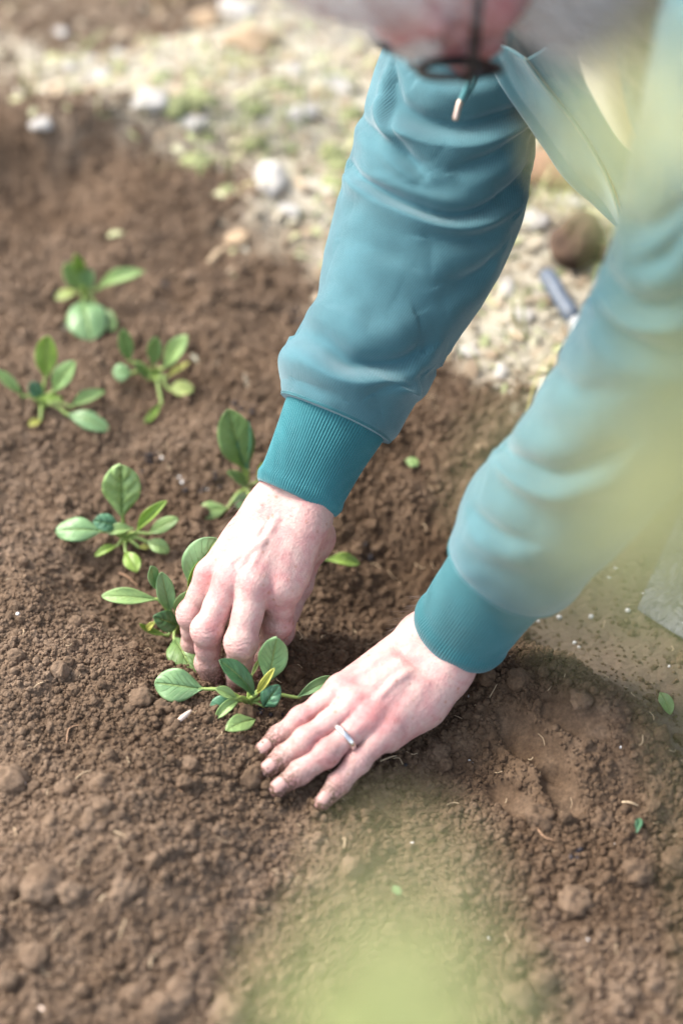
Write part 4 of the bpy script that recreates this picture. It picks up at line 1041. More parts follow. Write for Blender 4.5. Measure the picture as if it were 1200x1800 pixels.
# ---- head (own frame: x to his left, y out of the face, z to the crown)
HC = deep(765, -208, 1.48)
hx_c = lambda x, y, z: nrm(RGT * x + UPV * y - FWD * z)      # camera-wise direction, z towards the camera
hU = hx_c(-.88, -.187, .405); hF = hx_c(-.05, -.85, -.50); hF = nrm(hF - hU * (hF @ hU)); hL = np.cross(hU, hF)
hL = nrm(hL)
HM = np.stack([hL, hF, hU], 1)          # columns
def H(p): return np.asarray(p, float) @ HM.T + HC
f = Field((-.115, -.135, -.19), (.115, .150, .155), .0023)
f.ell((0, -.016, .045), (.076, .098, .088), .01)
f.ell((0, .034, -.025), (.062, .062, .088), .02)
for s in (-1, 1):
    f.cone((s * .052, .0, -.055), (0, .070, -.104), .020, .020, .02)
    f.cone((s * .050, .070, .022), (s * .01, .092, .020), .010, .011, .010)
    f.ell((s * .046, .062, -.018), (.022, .022, .018), .015)
    f.ell((s * .033, .101, -.002), (.016, .014, .012), .008, sub=True)
    f.ell((s * .032, .0815, -.002), (.0125,) * 3, .003)
    f.cone((s * .012, .104, -.042), (s * .013, .096, -.043), .0085, .008, .004)
    f.ell((s * .079, -.008, -.004), (.009, .020, .034), .004); f.ell((s * .088, -.002, .000), (.006, .011, .020), .004, sub=True); f.ell((s * .077, .002, -.036), (.007, .009, .011), .004)
    f.cone((0, .098, -.073), (s * .022, .086, -.075), .0055, .004, .004); f.cone((0, .097, -.084), (s * .019, .086, -.083), .0065, .004, .004)
f.ell((0, .078, -.108), (.022, .020, .018), .015)
f.cone((0, .094, .008), (0, .118, -.036), .0085, .012, .008)
f.cone((-.022, .098, -.0785), (.022, .098, -.0785), .0016, .0016, .002, sub=True)
f.cone((0, -.03, -.04), (0, -.075, -.16), .058, .060, .03)
hv, hf = f.skin(2); HV0 = hv
hn = vnormals(hv, hf)
hred = .10 + .3 * np.exp(-(np.abs(np.abs(hv[:, 0]) - .05) / .03) ** 2 - ((hv[:, 2] + .02) / .04) ** 2) * (hv[:, 1] > 0) + .4 * np.exp(-((hv[:, 1] - .12) / .02) ** 2) + .12 * (hv[:, 2] > .02)
x, y, z = HV0.T
ear = (np.abs(x) > .070) & (np.abs(z) < .04) & (y < .02)
scalp = (z > -.035 - .0 * y) & (y < .045 + .55 * np.clip(z - .07, -.05, .05)) & ((z > .01) | (y < -.02)) & ~ear
scalp &= ~((y > .052) & (z < .066)) & ~((x > .03) & (y > .04) & (z < .075))
beard = (y > .0) & (z < -.040 - .22 * np.clip(.06 - y, 0, .06)) & ~((y > .085) & (z > -.066)) & (z > -.135) & (np.abs(z + .078) + 2 * np.maximum(0, np.abs(x) - .016) > .010) | ((y > .0) & (y < .03) & (z < .0) & (z > -.06) & (np.abs(x) > .055))
# ---- trunk, arms and legs
RS = deep(905, -60, 1.785); LS = deep(1335, 60, 1.43)
sh = (RS + LS) / 2; pelvis = np.array([.62, 1.50, .44]); spine = nrm(pelvis - sh)
lo = np.array([-.15, .95, -.02]); hi = np.array([.95, 1.95, .85]); f = Field(lo, hi, .0075)
RELB = deep(765, 330, 1.822); LELB = deep(1205, 590, 1.565)
f.cone(RE, RELB, .027, .036, .01); f.cone(RELB, RS, .042, .055, .02); f.cone(LE, LELB, .030, .040, .01); f.cone(LELB, LS, .042, .055, .02)
lat = nrm(LS - RS); fr_ = nrm(np.cross(spine, lat)); fr_ = fr_ if fr_ @ CAMDIR < 0 or fr_[2] < 0 else -fr_
for s in (-1, 1):
    f.cone(sh + lat * s * .07 + spine * .14 + FWD * .10, pelvis + lat * s * .06, .075, .085, .04)
    f.cone(sh + lat * s * .15 + FWD * .04, sh + lat * s * .05 + spine * .09 + FWD * .11, .034, .045, .03)
f.cone(sh + spine * .05 + FWD * .17, HC - hU * .05 - hF * .03, .058, .054, .03)
hipd = nrm(np.array([-.1, 1, 0]))
LEGS = []
for s in (-1, 1):
    hip = pelvis + hipd * s * .09; knee = np.array([.42, 1.47 + s * .25, .44]); ank = np.array([.62, 1.47 + s * .22, .09])
    LEGS.append((hip, knee, ank)); f.cone(hip, knee, .085, .058, .03); f.cone(knee, ank, .056, .038, .02); f.cone(ank, ank + [-.10, 0, -.055], .034, .026, .02)
bv, bf = f.skin(2)
V = [HL[0], HR[0], H(hv), bv]; Fs = [HL[1], HR[1], hf, bf]; o = 0; FF = []
for a, b in zip(V, Fs): FF.append(b + o); o += len(a)
V = np.vstack(V); FF = np.vstack(FF)
red = np.concatenate([HL[2], HR[2], np.clip(hred, 0, 1), np.full(len(bv), .3)]); dirt = np.concatenate([HL[3], HR[3], np.zeros(len(hv) + len(bv))])
person = obj('person', V, FF, M['skin'], loc=(.60, 1.47, 0.0), attrs={'red': red, 'dirt': dirt, 'hairy': np.concatenate([np.zeros(len(HL[0]) + len(HR[0])), (scalp | beard) * .9, np.zeros(len(bv))])})
tag(person, 'grey haired person in glasses and teal hooded jacket bending down with both hands in soil', 'person')

# ---- nails of the resting hand
M['nail'] = simple('nail', (0.38, 0.225, 0.20), 0.5, var=0.06, scale=200)
m, t_, b_, o_ = mat('soiled_nail'); L(t_, mixc(t_, ramp(t_, noise(t_, wpos(t_), 420, 4), [(.52, (0, 0, 0)), (.66, (.7, .7, .7))]), (0.50, 0.33, 0.30), (0.16, 0.10, 0.065)), b_.inputs['Base Color']); b_.inputs['Roughness'].default_value = .35; M['nail_d'] = m
def nail(ch, r, D, w=.0047, ln=.0090, mt='nail'):
    a, b = ch[-2], ch[-1]; ax = nrm(b - a); dn = nrm(D - ax * (D @ ax)); s = np.cross(ax, dn); V = []; nl, nw = 9, 9
    e0 = b + ax * (r[-1] * .35); L_ = np.linalg.norm(b - a)
    for i in range(nl):
        k = i / (nl - 1); hw = w * (1 - .9 * max(0, .3 - k) ** 2 * 6) * (1 - .25 * max(0, k - .8) * 5)
        for j in range(nw):
            q = -1 + 2 * j / (nw - 1); rr = r[-1] + (r[-2] - r[-1]) * np.clip((ln * (1 - k) - r[-1] * .35) / L_, 0, 1) + .0002
            V.append(e0 - ax * ln * (1 - k) + s * hw * q + dn * (rr * math.sqrt(max(0, 1 - (hw * q / (rr * 1.02)) ** 2)) - .0008 * k ** 4))
    o = obj('fingernail', V, gridf(nl, nw), M[mt], person); md = o.modifiers.new('thick', 'SOLIDIFY'); md.thickness = .0005; md.offset = 0
nail(Lj[0], Lr[0], LD, mt='nail'); nail(Lj[2], Lr[2], LD, .0050); nail(Lj[3], Lr[3], LD, .0042, mt='nail'); nail(Lj[1], Lr[1], LD, mt='nail')
# ---- wedding ring
M['silver'] = simple('silver', (0.80, 0.79, 0.77), 0.22, metal=1.0, var=.05)
c = Lj[2][0] * .42 + Lj[2][1] * .58; ax = nrm(Lj[2][1] - Lj[2][0]); u_ = nrm(np.cross(ax, [0, 0, 1])); w_ = np.cross(ax, u_); V = []
prof = [(.0113, -.0019), (.0120, -.0021), (.0124, -.0008), (.0124, .0008), (.0120, .0021), (.0113, .0019)]
for i in range(48):
    th = 2 * math.pi * i / 48
    for r_, o_ in prof: V.append(c + (u_ * math.cos(th) + w_ * math.sin(th)) * r_ + ax * o_)
idx = np.arange(48)[:, None] * 6 + np.arange(6)[None]; nx_ = np.roll(idx, -1, 0)
F_ = np.stack([idx, np.roll(idx, -1, 1), np.roll(nx_, -1, 1), nx_], -1).reshape(-1, 4)
obj('ring', V, F_, M['silver'], person)

# ---- hair: strands rooted on the scalp, beard on the jaw
m, t_, b_, o_ = mat('grey_hair')
L(t_, ramp(t_, attr(t_, 'shade').outputs['Fac'], [(0, (.76, .68, .60)), (.5, (.92, .88, .82)), (1, (.97, .95, .92))]), b_.inputs['Base Color']); b_.inputs['Roughness'].default_value = .5; M['hair'] = m
def strands(name, sel, n, length, comb, seed, sag=.35, r=.00022, shade=(0, 1)):
    g = np.random.default_rng(seed); ids = g.choice(np.nonzero(sel)[0], n); p = HV0[ids] - hn[ids] * .002; nn = hn[ids]; d = comb(p, nn)
    d = d + .18 * g.normal(size=d.shape); d /= np.linalg.norm(d, axis=1)[:, None]
    ln = length * g.uniform(.55, 1.2, n); down = HM.T @ np.array([0, 0, -1.0]); P = [p]
    cur = nrm_rows(nn * .50 + d * .7)
    for k in range(4):
        P.append(P[-1] + cur * (ln / 4)[:, None]); cur = nrm_rows(cur * .55 + d * .5 - nn * .10 + down * sag * .35 + .12 * g.normal(size=d.shape))
    P = np.stack(P, 1); sd = nrm_rows(np.cross(P[:, -1] - P[:, 0], g.normal(size=(n, 3)))); up = nrm_rows(np.cross(P[:, -1] - P[:, 0], sd)); V = []
    for k in range(5):
        rr = r * (1 - .18 * k)
        for a in (0, 2.094, 4.189): V.append(P[:, k] + (sd * math.cos(a) + up * math.sin(a)) * rr)
    V = np.stack(V, 1).reshape(-1, 3); b = np.arange(n)[:, None] * 15; F = []
    for k in range(4):
        for a in range(3): F.append(b + [k * 3 + a, k * 3 + (a + 1) % 3, k * 3 + 3 + (a + 1) % 3, k * 3 + 3 + a])
    F = np.vstack(F); sh_ = np.repeat(np.clip(g.normal((shade[0] + shade[1]) / 2, .22, n), 0, 1), 15)
    return obj(name, H(V), F, M['hair'], person, attrs={'shade': sh_})
def nrm_rows(a): return a / (np.linalg.norm(a, axis=1)[:, None] + 1e-12)
strands('hair', scalp, 8000, .052, lambda p, nn: nrm_rows(np.stack([-.12 + p[:, 0] * 4, -.05 + p[:, 1] * 3, -.22 + 0 * p[:, 0]], 1)), 81, 1.0, shade=(.35, 1.25))
strands('beard', beard, 7000, .062, lambda p, nn: nrm_rows(nn * .5 + np.array([0, .15, -.85])), 82, .5, shade=(.3, 1.2))
eb = (np.abs(x) > .012) & (np.abs(x) < .048) & (y > .07) & (z > .016) & (z < .030)
strands('eyebrow', eb, 900, .013, lambda p, nn: nrm_rows(nn * .3 + np.stack([np.sign(p[:, 0]), 0 * p[:, 0] + .2, 0 * p[:, 0] + .1], 1)), 83, .2)
# ---- glasses
M['frame'] = simple('dark_frame', (0.012, 0.011, 0.012), 0.3)
m, t_, b_, o_ = mat('lens'); gl = t_.nodes.new('ShaderNodeBsdfGlossy'); gl.inputs['Roughness'].default_value = .03; tp = t_.nodes.new('ShaderNodeBsdfTransparent'); tp.inputs[0].default_value = (.93, .95, .96, 1)
ms = t_.nodes.new('ShaderNodeMixShader'); ms.inputs[0].default_value = .07; L(t_, tp.outputs[0], ms.inputs[1]); L(t_, gl.outputs[0], ms.inputs[2]); L(t_, ms.outputs[0], o_.inputs[0]); M['lens'] = m
parts = []; lens = []
for s in (-1, 1):
    rim = [np.array([s * .034 + .026 * math.cos(a) * (1.04 if math.sin(a) > 0 else .98), -.0005 + .114 - .010 * ((s * .034 + .026 * math.cos(a)) / .06) ** 2, -.007 + .0235 * math.sin(a) * (1 if math.sin(a) > 0 else 1.05)]) for a in np.linspace(0, 2 * math.pi, 33)]
    v_, f_ = tube(rim, .0032, 8, cap=False); parts.append((H(v_), f_))
    v_, f_ = tube(catmull([(s * .060, .105, .004), (s * .068, .102, .006), (s * .073, .088, .007), (s * .077, .04, .009), (s * .081, -.004, .012), (s * .083, -.025, -.002), (s * .082, -.035, -.024)], 30), .0032, 8); parts.append((H(v_), f_))
    cen = np.mean(rim[:-1], 0); lv = [H(cen)] + [H(cen + (q - cen) * .97) for q in rim[:-1]]; lens.append((lv, [(0, i + 1, (i + 1) % 32 + 1) for i in range(32)]))
v_, f_ = tube(catmull([(-.010, .113, .002), (-.004, .118, .006), (.004, .118, .006), (.010, .113, .002)], 12), .0019, 8); parts.append((H(v_), f_))
v_, f_ = join(parts); gl_o = obj('glasses', v_, f_, M['frame'], person)
for v_, f_ in lens:
    q = obj('lens', v_, f_, M['lens'], gl_o, smooth=False); q.modifiers.new('thick', 'SOLIDIFY').thickness = .0016

# ---- clothes
def sleeve_grid(path, ns, nth, folds, tex=1.0, rough=.0016, seed=0, squash=.92):
    """sleeve along path of (u, v, depth, half width px); returns grid of points, uv"""
    P = np.array([deep(u, v, d) for u, v, d, hw in path]); Wd = np.array([hw * KPX * d for u, v, d, hw in path])
    C_ = catmull(P, ns); Wr = catmull(Wd[:, None], ns)[:, 0]
    T = np.gradient(C_, axis=0); T /= np.linalg.norm(T, axis=1)[:, None]
    Vw = CAMP - C_; Vw = Vw - T * np.sum(Vw * T, 1)[:, None]; Vw /= np.linalg.norm(Vw, axis=1)[:, None]; S = np.cross(Vw, T); S = np.where((S @ RGT)[:, None] < 0, -S, S)
    th = np.linspace(-math.pi, math.pi, nth, endpoint=False); arc = np.concatenate([[0], np.cumsum(np.linalg.norm(np.diff(C_, axis=0), axis=1))])
    sn, cs_ = np.sin(th), np.cos(th)
    nrm_g = sn[None, :, None] * S[:, None] + cs_[None, :, None] * Vw[:, None]
    base = C_[:, None] + (sn[None, :, None] * S[:, None] + squash * cs_[None, :, None] * Vw[:, None]) * Wr[:, None, None]
    a2 = np.repeat(arc[:, None], nth, 1); t2 = th[None] * Wr[:, None]
    rel = base - CAMP; dp = rel @ FWD; pu = 600 + (rel @ RGT) / dp / KPX; pv = 900 - (rel @ UPV) / dp / KPX; front = np.repeat((cs_ > -.15)[None], ns, 0)
    disp = rough * 2.2 * (fbm(a2 * 16 + seed, t2 * 12 + 9.1, 50 + seed, 3) - .5) * 2 + rough * .8 * (vnoise(a2 * 60, t2 * 34, 55 + seed) - .5)
    wr_ = fbm(a2 * 55 + 3 * vnoise(a2 * 20, t2 * 20, 8), t2 * 26 + 2 * vnoise(a2 * 18, t2 * 18, 6), 58 + seed, 2) - .5
    disp += rough * 1.1 * wr_ * sstep(.3, .7, vnoise(a2 * 17 + 4, t2 * 15, 59 + seed))
    slide = np.zeros_like(disp)
    for pts, amp, wd in folds:
        Q = []
        for (u, v) in pts:
            e = (pu - u) ** 2 + (pv - v) ** 2 + np.where(front, 0, 1e9); i, j = np.unravel_index(np.argmin(e), e.shape); Q.append((a2[i, j], t2[i, j]))
        Q = catmull(np.array(Q), 6 * len(Q)); best = np.full(disp.shape, 1e9); sg = np.zeros_like(disp); un = np.zeros_like(disp); nq = len(Q) - 1
        for k in range(nq):
            a, b = Q[k], Q[k + 1]; d0, d1 = b - a; l2 = d0 * d0 + d1 * d1 + 1e-12; t = np.clip(((a2 - a[0]) * d0 + (t2 - a[1]) * d1) / l2, 0, 1)
            ex, ey = a2 - a[0] - t * d0, t2 - a[1] - t * d1; q = np.hypot(ex, ey); m_ = q < best; best = np.where(m_, q, best)
            sg = np.where(m_, np.where(ex * abs(d1) - ey * d0 * np.sign(d1 + 1e-9) > 0, 1, -1), sg); un = np.where(m_, (k + t) / nq, un)
        x_ = best * sg / wd; tp_ = np.sin(np.pi * np.clip(.06 + .88 * un, 0, 1)) ** .6 * np.where((un <= 0) | (un >= 1), np.exp(-(best / wd) ** 2 * .8), 1)
        disp += amp * tp_ * (np.exp(-((x_ + .75) / .75) ** 2) * .9 - 1.05 * np.exp(-((x_ - .15) / .33) ** 2) + .45 * np.exp(-((x_ - 1.2) / .7) ** 2))
        slide -= amp * .40 * tp_ * np.exp(-((x_ + .35) / .5) ** 2)
    G = base + nrm_g * disp[..., None] + T[:, None] * slide[..., None]
    return G, np.stack([t2, a2], -1), C_, T, Wr
def grid_obj(name, G, UV, mt, parent, wrap=True):
    ns, nth = G.shape[:2]; F = gridf(ns, nth, wrap)
    if wrap:
        G = np.concatenate([G, G[:, :1]], 1); q = UV[:, :1].copy(); q[..., 0] = -q[..., 0]; UV = np.concatenate([UV, q], 1); F = gridf(ns, nth + 1)
    return obj(name, G.reshape(-1, 3), F, mt, parent, uv=UV.reshape(-1, 2))
def cuff(name, path, parent, nrib=104, flare=1.0):
    nth = nrib * 6; G, UV, C_, T, Wr = sleeve_grid(path, 46, nth, [], rough=.0006, seed=4, squash=.86)
    th = np.linspace(-math.pi, math.pi, nth, endpoint=False); cen = C_[:, None]; out = G - cen; ln = np.linalg.norm(out, axis=2, keepdims=True); out = out / ln
    rb = (np.abs(np.sin(th * nrib / 2)) ** .7 - .6) * .0007
    ed = np.ones(46); ed[:3] = [.2, .6, .9]
    k = np.linspace(0, 1, 46); G = G + out * ((rb[None] * ed[:, None]) + (.0016 * np.exp(-((k - .10) / .06) ** 2) - .0012 * np.exp(-((k - .55) / .3) ** 2))[:, None])[..., None]
    G[0] -= out[0] * .0010
    inn = [G[i] - out[i] * (.0012 if i == 0 else .0030) for i in (0, 1, 4, 10, 16)]      # turned-in inner layer
    G2 = np.concatenate([np.array(inn[::-1]), G]); UV2 = np.concatenate([UV[[16, 10, 4, 1, 0]], UV])
    return grid_obj(name, G2, UV2, M['rib'], parent), G
# jacket body: an open tube of cloth round the trunk
def patch(rows, nu, nv):
    R_ = np.array(rows, float); a = np.array([catmull(r, nv) for r in R_]); return np.stack([catmull(a[:, j], nu) for j in range(nv)], 1)
def cloth(name, rows, nu, nv, mt, parent, rough=.002, seed=0, thick=.0022, extra=None):
    G = patch([[deep(*p) for p in r] for r in rows], nu, nv)
    du = np.gradient(G, axis=0); dv = np.gradient(G, axis=1); n_ = np.cross(du, dv); n_ /= np.linalg.norm(n_, axis=2, keepdims=True) + 1e-12
    su = np.cumsum(np.linalg.norm(du, axis=2), 0); sv = np.cumsum(np.linalg.norm(dv, axis=2), 1)
    d = rough * 2 * (fbm(su * 14 + seed, sv * 14, 90 + seed, 3) - .5)
    if extra is not None: d = d + extra(np.linspace(0, 1, nu)[:, None], np.linspace(0, 1, nv)[None])
    G = G + n_ * d[..., None]
    o = obj(name, G.reshape(-1, 3), gridf(nu, nv), mt, parent, uv=np.stack([sv, su], -1).reshape(-1, 2)); md = o.modifiers.new('thick', 'SOLIDIFY'); md.thickness = thick; md.offset = 0
    return o, G
# back and sides of the jacket (mesh of the hoodie itself): arch over the trunk from right hem to left hem
bk_ = nrm(np.array([.0, 0, 1]) - spine * spine[2]); ns, nth = 60, 60; G = np.zeros((ns, nth, 3)); UVb = np.zeros((ns, nth, 2))
lat2 = nrm(lat - spine * (lat @ spine)); up2 = np.cross(lat2, spine); up2 = up2 if up2[2] > 0 else -up2
for i in range(ns):
    k = i / (ns - 1); c = sh * (1 - k) + pelvis * k + spine * (-.01 + .06 * k); rw = .205 - .03 * k + .02 * math.sin(math.pi * k); rh = .135 + .02 * math.sin(math.pi * k)
    for j in range(nth):
        a = R(-18 + 216 * j / (nth - 1)); G[i, j] = c - lat2 * rw * math.cos(a) + up2 * rh * math.sin(a); UVb[i, j] = (a * .18, k * .55)
nz = fbm(UVb[..., 1] * 12, UVb[..., 0] * 12, 71, 3) - .5; G += (up2 * .02)[None, None] * nz[..., None]
hood = grid_obj('hoodie', G, UVb, M['fleece'], person, wrap=False); hood.modifiers.new('thick', 'SOLIDIFY').thickness = .003
# far (right) arm
RP = [(519, 876, 1.790, 76), (590, 730, 1.795, 94)]
RSL = [(586, 737, 1.796, 101), (597, 712, 1.797, 113), (622, 652, 1.800, 125), (661, 590, 1.804, 126), (712, 474, 1.812, 147), (754, 366, 1.815, 160), (782, 264, 1.808, 158), (806, 160, 1.800, 150), (850, 40, 1.792, 150), (915, -80, 1.785, 150)]
RF = [([(508, 585), (560, 603), (625, 640), (700, 645), (742, 622)], .0115, .017), ([(655, 690), (700, 672), (745, 660)], .0035, .014), ([(600, 705), (560, 690), (520, 668)], .0015, .012),
      ([(690, 150), (700, 190), (745, 215), (830, 222), (905, 200), (942, 180)], .0085, .016), ([(640, 200), (690, 262), (750, 300)], .0040, .013), ([(800, 300), (870, 270), (925, 225)], .0045, .012), ([(612, 290), (660, 330), (730, 362), (800, 380), (880, 352), (925, 310)], .0080, .015),
      ([(690, 118), (684, 180), (700, 245), (740, 310)], .0035, .010), ([(760, 420), (830, 420), (890, 385)], .0050, .018), ([(600, 420), (660, 440), (720, 470)], .0022, .022),
      ([(760, 540), (800, 520), (850, 470)], .0020, .02), ([(745, 110), (800, 140), (870, 130)], .004, .012), ([(800, 640), (770, 660), (720, 662)], .003, .012), ([(870, 440), (840, 480), (780, 500)], .0035, .016)]
Gs, UVs, Cs, Ts, Ws = sleeve_grid(RSL, 300, 220, RF, seed=1)
Gs[0] = Gs[0] * .72 + Cs[0] * .28; Gs[1] = Gs[1] * .84 + Cs[1] * .16; Gs[2] = Gs[2] * .93 + Cs[2] * .07; Gs[3] = Gs[3] * .98 + Cs[3] * .02
slR = grid_obj('sleeve', Gs, UVs, M['fleece'], hood)
_, Gc = cuff('cuff', RP, hood)
# near (left) arm
LP = [(800, 1118, 1.765, 85), (900, 985, 1.700, 104)]
LSL = [(882, 1008, 1.71, 112), (903, 980, 1.70, 126), (960, 905, 1.672, 142), (1018, 842, 1.648, 146), (1095, 740, 1.61, 158), (1180, 610, 1.57, 172), (1225, 500, 1.54, 166), (1255, 400, 1.51, 170), (1290, 280, 1.48, 185), (1320, 150, 1.45, 190), (1345, 40, 1.43, 190), (1385, -160, 1.42, 190)]
LF = [([(880, 790), (915, 815), (970, 835), (1040, 815), (1090, 790)], .0095, .016), ([(830, 905), (880, 945), (930, 960)], .0040, .014), ([(960, 640), (1010, 690), (1080, 690)], .0035, .02),
      ([(1062, 545), (1100, 600), (1200, 640)], .0075, .022), ([(1062, 480), (1120, 535), (1210, 520)], .0090, .017), ([(1095, 400), (1150, 405), (1205, 360)], .0055, .016), ([(1130, 470), (1170, 450), (1220, 400)], .005, .014)]
Gl, UVl, Cl, Tl, Wl = sleeve_grid(LSL, 280, 200, LF, seed=2)
for i, k in enumerate((.28, .16, .07, .02)): Gl[i] = Gl[i] * (1 - k) + Cl[i] * k
grid_obj('sleeve', Gl, UVl, M['fleece'], hood)
cuff('cuff', LP, hood)
# stitched seam cords where sleeve meets ribbing
for Gq in (Gs, Gl):
    for row, rr in ((5, .00055), (9, .0004)):
        ring_ = np.vstack([Gq[row], Gq[row][:1]]) ; cen = Gq[row].mean(0); ring_ = ring_ + nrm_rows(ring_ - cen) * .0002
        v_, f_ = tube(ring_[::2], rr, 6, cap=False); obj('seam', v_, f_, M['rib'], hood)
# right front: panel, zip and placket hanging from the chest
pr, Gp = cloth('front_panel', [[(930, 40, 1.80), (838, 60, 1.735), (865, 75, 1.722), (895, 88, 1.715), (922, 105, 1.708)],
    [(960, 140, 1.82), (880, 140, 1.750), (905, 150, 1.738), (938, 155, 1.726), (962, 160, 1.716)],
    [(1000, 240, 1.83), (940, 232, 1.765), (962, 230, 1.750), (985, 225, 1.735), (1008, 216, 1.722)],
    [(1050, 310, 1.83), (992, 312, 1.768), (1012, 302, 1.752), (1036, 292, 1.738), (1050, 282, 1.726)],
    [(1100, 360, 1.83), (1044, 360, 1.768), (1058, 350, 1.754), (1068, 342, 1.742), (1074, 334, 1.730)],
    [(1130, 410, 1.82), (1086, 398, 1.764), (1088, 395, 1.754), (1089, 392, 1.744), (1089, 386, 1.734)]], 90, 60, M['fleece'], hood, .0018, 3)
cloth('placket', [[(925, 104, 1.705), (955, 85, 1.702), (985, 60, 1.70), (1010, 30, 1.70)], [(965, 158, 1.713), (990, 145, 1.708), (1015, 120, 1.704), (1030, 95, 1.703)],
    [(1011, 214, 1.719), (1030, 205, 1.712), (1048, 195, 1.708), (1062, 190, 1.705)], [(1053, 280, 1.723), (1068, 268, 1.716), (1085, 255, 1.710), (1105, 245, 1.706)],
    [(1077, 332, 1.727), (1095, 322, 1.720), (1120, 306, 1.712), (1150, 300, 1.706)], [(1092, 385, 1.731), (1115, 372, 1.724), (1150, 352, 1.716), (1190, 345, 1.708)]], 70, 24, M['fleece'], hood, .0015, 5)
M['zip'] = simple('brass_zip', (0.62, 0.50, 0.30), 0.35, metal=.7, var=.15)
zl = catmull(np.array([deep(*p) for p in [(922, 104, 1.7035), (963, 159, 1.711), (1009, 215, 1.717), (1051, 281, 1.721), (1075, 333, 1.725), (1090, 385, 1.729)]]), 150)
zp = obj('zip', *tube(zl, .0011, 6), M['cord'], hood)
for i in range(0, 148):
    c = zl[i]; d = nrm(zl[i + 1] - c); s_ = nrm(np.cross(d, CAMP - c)); u_ = np.cross(s_, d)
    if i == 0: tv = []
    b_ = c + u_ * -.0012; q = .0016 if i % 2 else -.0016
    x0, x1 = sorted((q * .2 * -1, q)); cube = [b_ + s_ * (x0 if a else x1) + d * (.00042 if b2 else -.00042) + (CAMP - c) / np.linalg.norm(CAMP - c) * (.0012 if e else .0002) for a in (0, 1) for b2 in (0, 1) for e in (0, 1)]
    tv.append((cube, [(0, 1, 3, 2), (4, 6, 7, 5), (0, 4, 5, 1), (2, 3, 7, 6), (0, 2, 6, 4), (1, 5, 7, 3)]))
v_, f_ = join(tv); zt = obj('zip_teeth', v_, f_, M['zip'], hood, smooth=False); zt['kind'] = 'stuff'
# t-shirt on the chest behind the open front
cloth('t_shirt', [[(975, -60, 1.735), (1050, -60, 1.635), (1150, -60, 1.63), (1260, -40, 1.63)], [(990, 60, 1.735), (1050, 50, 1.645), (1130, 40, 1.64), (1250, 60, 1.64)],
    [(1025, 180, 1.742), (1075, 170, 1.675), (1140, 160, 1.66), (1250, 170, 1.65)], [(1080, 290, 1.748), (1120, 285, 1.712), (1170, 275, 1.70), (1260, 280, 1.68)], [(1130, 390, 1.755), (1170, 385, 1.73), (1210, 380, 1.71), (1290, 380, 1.69)]], 60, 50, M['tshirt'], person, .003, 7)
# left front with the edge of the hood
cloth('front_panel', [[(1058, -90, 1.60), (1085, -95, 1.565), (1130, -100, 1.53), (1230, -100, 1.48), (1330, -60, 1.46)], [(1066, 0, 1.61), (1098, 0, 1.575), (1150, 0, 1.535), (1240, 10, 1.485), (1340, 20, 1.46)],
    [(1082, 90, 1.62), (1112, 90, 1.585), (1160, 90, 1.545), (1250, 100, 1.49), (1350, 110, 1.46)], [(1104, 180, 1.63), (1130, 180, 1.595), (1170, 180, 1.555), (1260, 190, 1.50), (1360, 200, 1.47)],
    [(1136, 265, 1.64), (1155, 262, 1.61), (1190, 260, 1.57), (1270, 260, 1.51), (1370, 280, 1.48)], [(1160, 330, 1.65), (1180, 330, 1.62), (1210, 330, 1.58), (1285, 330, 1.52), (1380, 340, 1.49)]], 70, 60, M['fleece'], hood, .004, 9,
    extra=lambda a, b: .006 * np.exp(-((b - .22 - .1 * a) / .07) ** 2) - .004 * np.exp(-((b - .34 - .12 * a) / .05) ** 2))
# hood lying behind the neck
nb = sh - spine * .03; hd = []
for i in range(40):
    a = R(25 + 130 * i / 39); c = nb + lat2 * .105 * math.cos(a) + up2 * (.075 * math.sin(a) + .01) - spine * .02 * math.sin(a); hd.append(c)
v_, f_ = tube(hd, .030 + .006 * np.sin(np.linspace(0, 9, 40)), 16); obj('hood', v_, f_, M['fleece'], hood, uv=np.stack([v_[:, 0], v_[:, 1]], 1))
# drawstrings
def cordo(pts, r, n=24): 
    P = catmull(np.array([deep(*p) for p in pts]), n); v_, f_ = tube(P, r, 10); return obj('drawstring', v_, f_, M['cord'], hood, uv=np.stack([v_[:, 0], v_[:, 2]], 1)), P
cordo([(900, -40, 1.60), (860, 60, 1.64), (834, 112, 1.66), (822, 150, 1.665), (809, 180, 1.668)], .0024)
v_, f_ = tube([deep(809, 176, 1.667), deep(808, 179, 1.667), deep(800, 208, 1.67), deep(799, 212, 1.67)], [.0016, .0021, .0021, .0016], 12); M['aglet'] = simple('copper_tip', (0.72, 0.55, 0.45), 0.3, metal=.9, var=.05); obj('cord_tip', v_, f_, M['aglet'], hood)
cordo([(830, 105, 1.665), (838, 130, 1.668), (826, 160, 1.67), (811, 178, 1.668)], .0017)
cordo([(1160, 60, 1.50), (1138, 160, 1.505), (1122, 240, 1.515), (1106, 310, 1.525), (1096, 380, 1.53)], .0026)
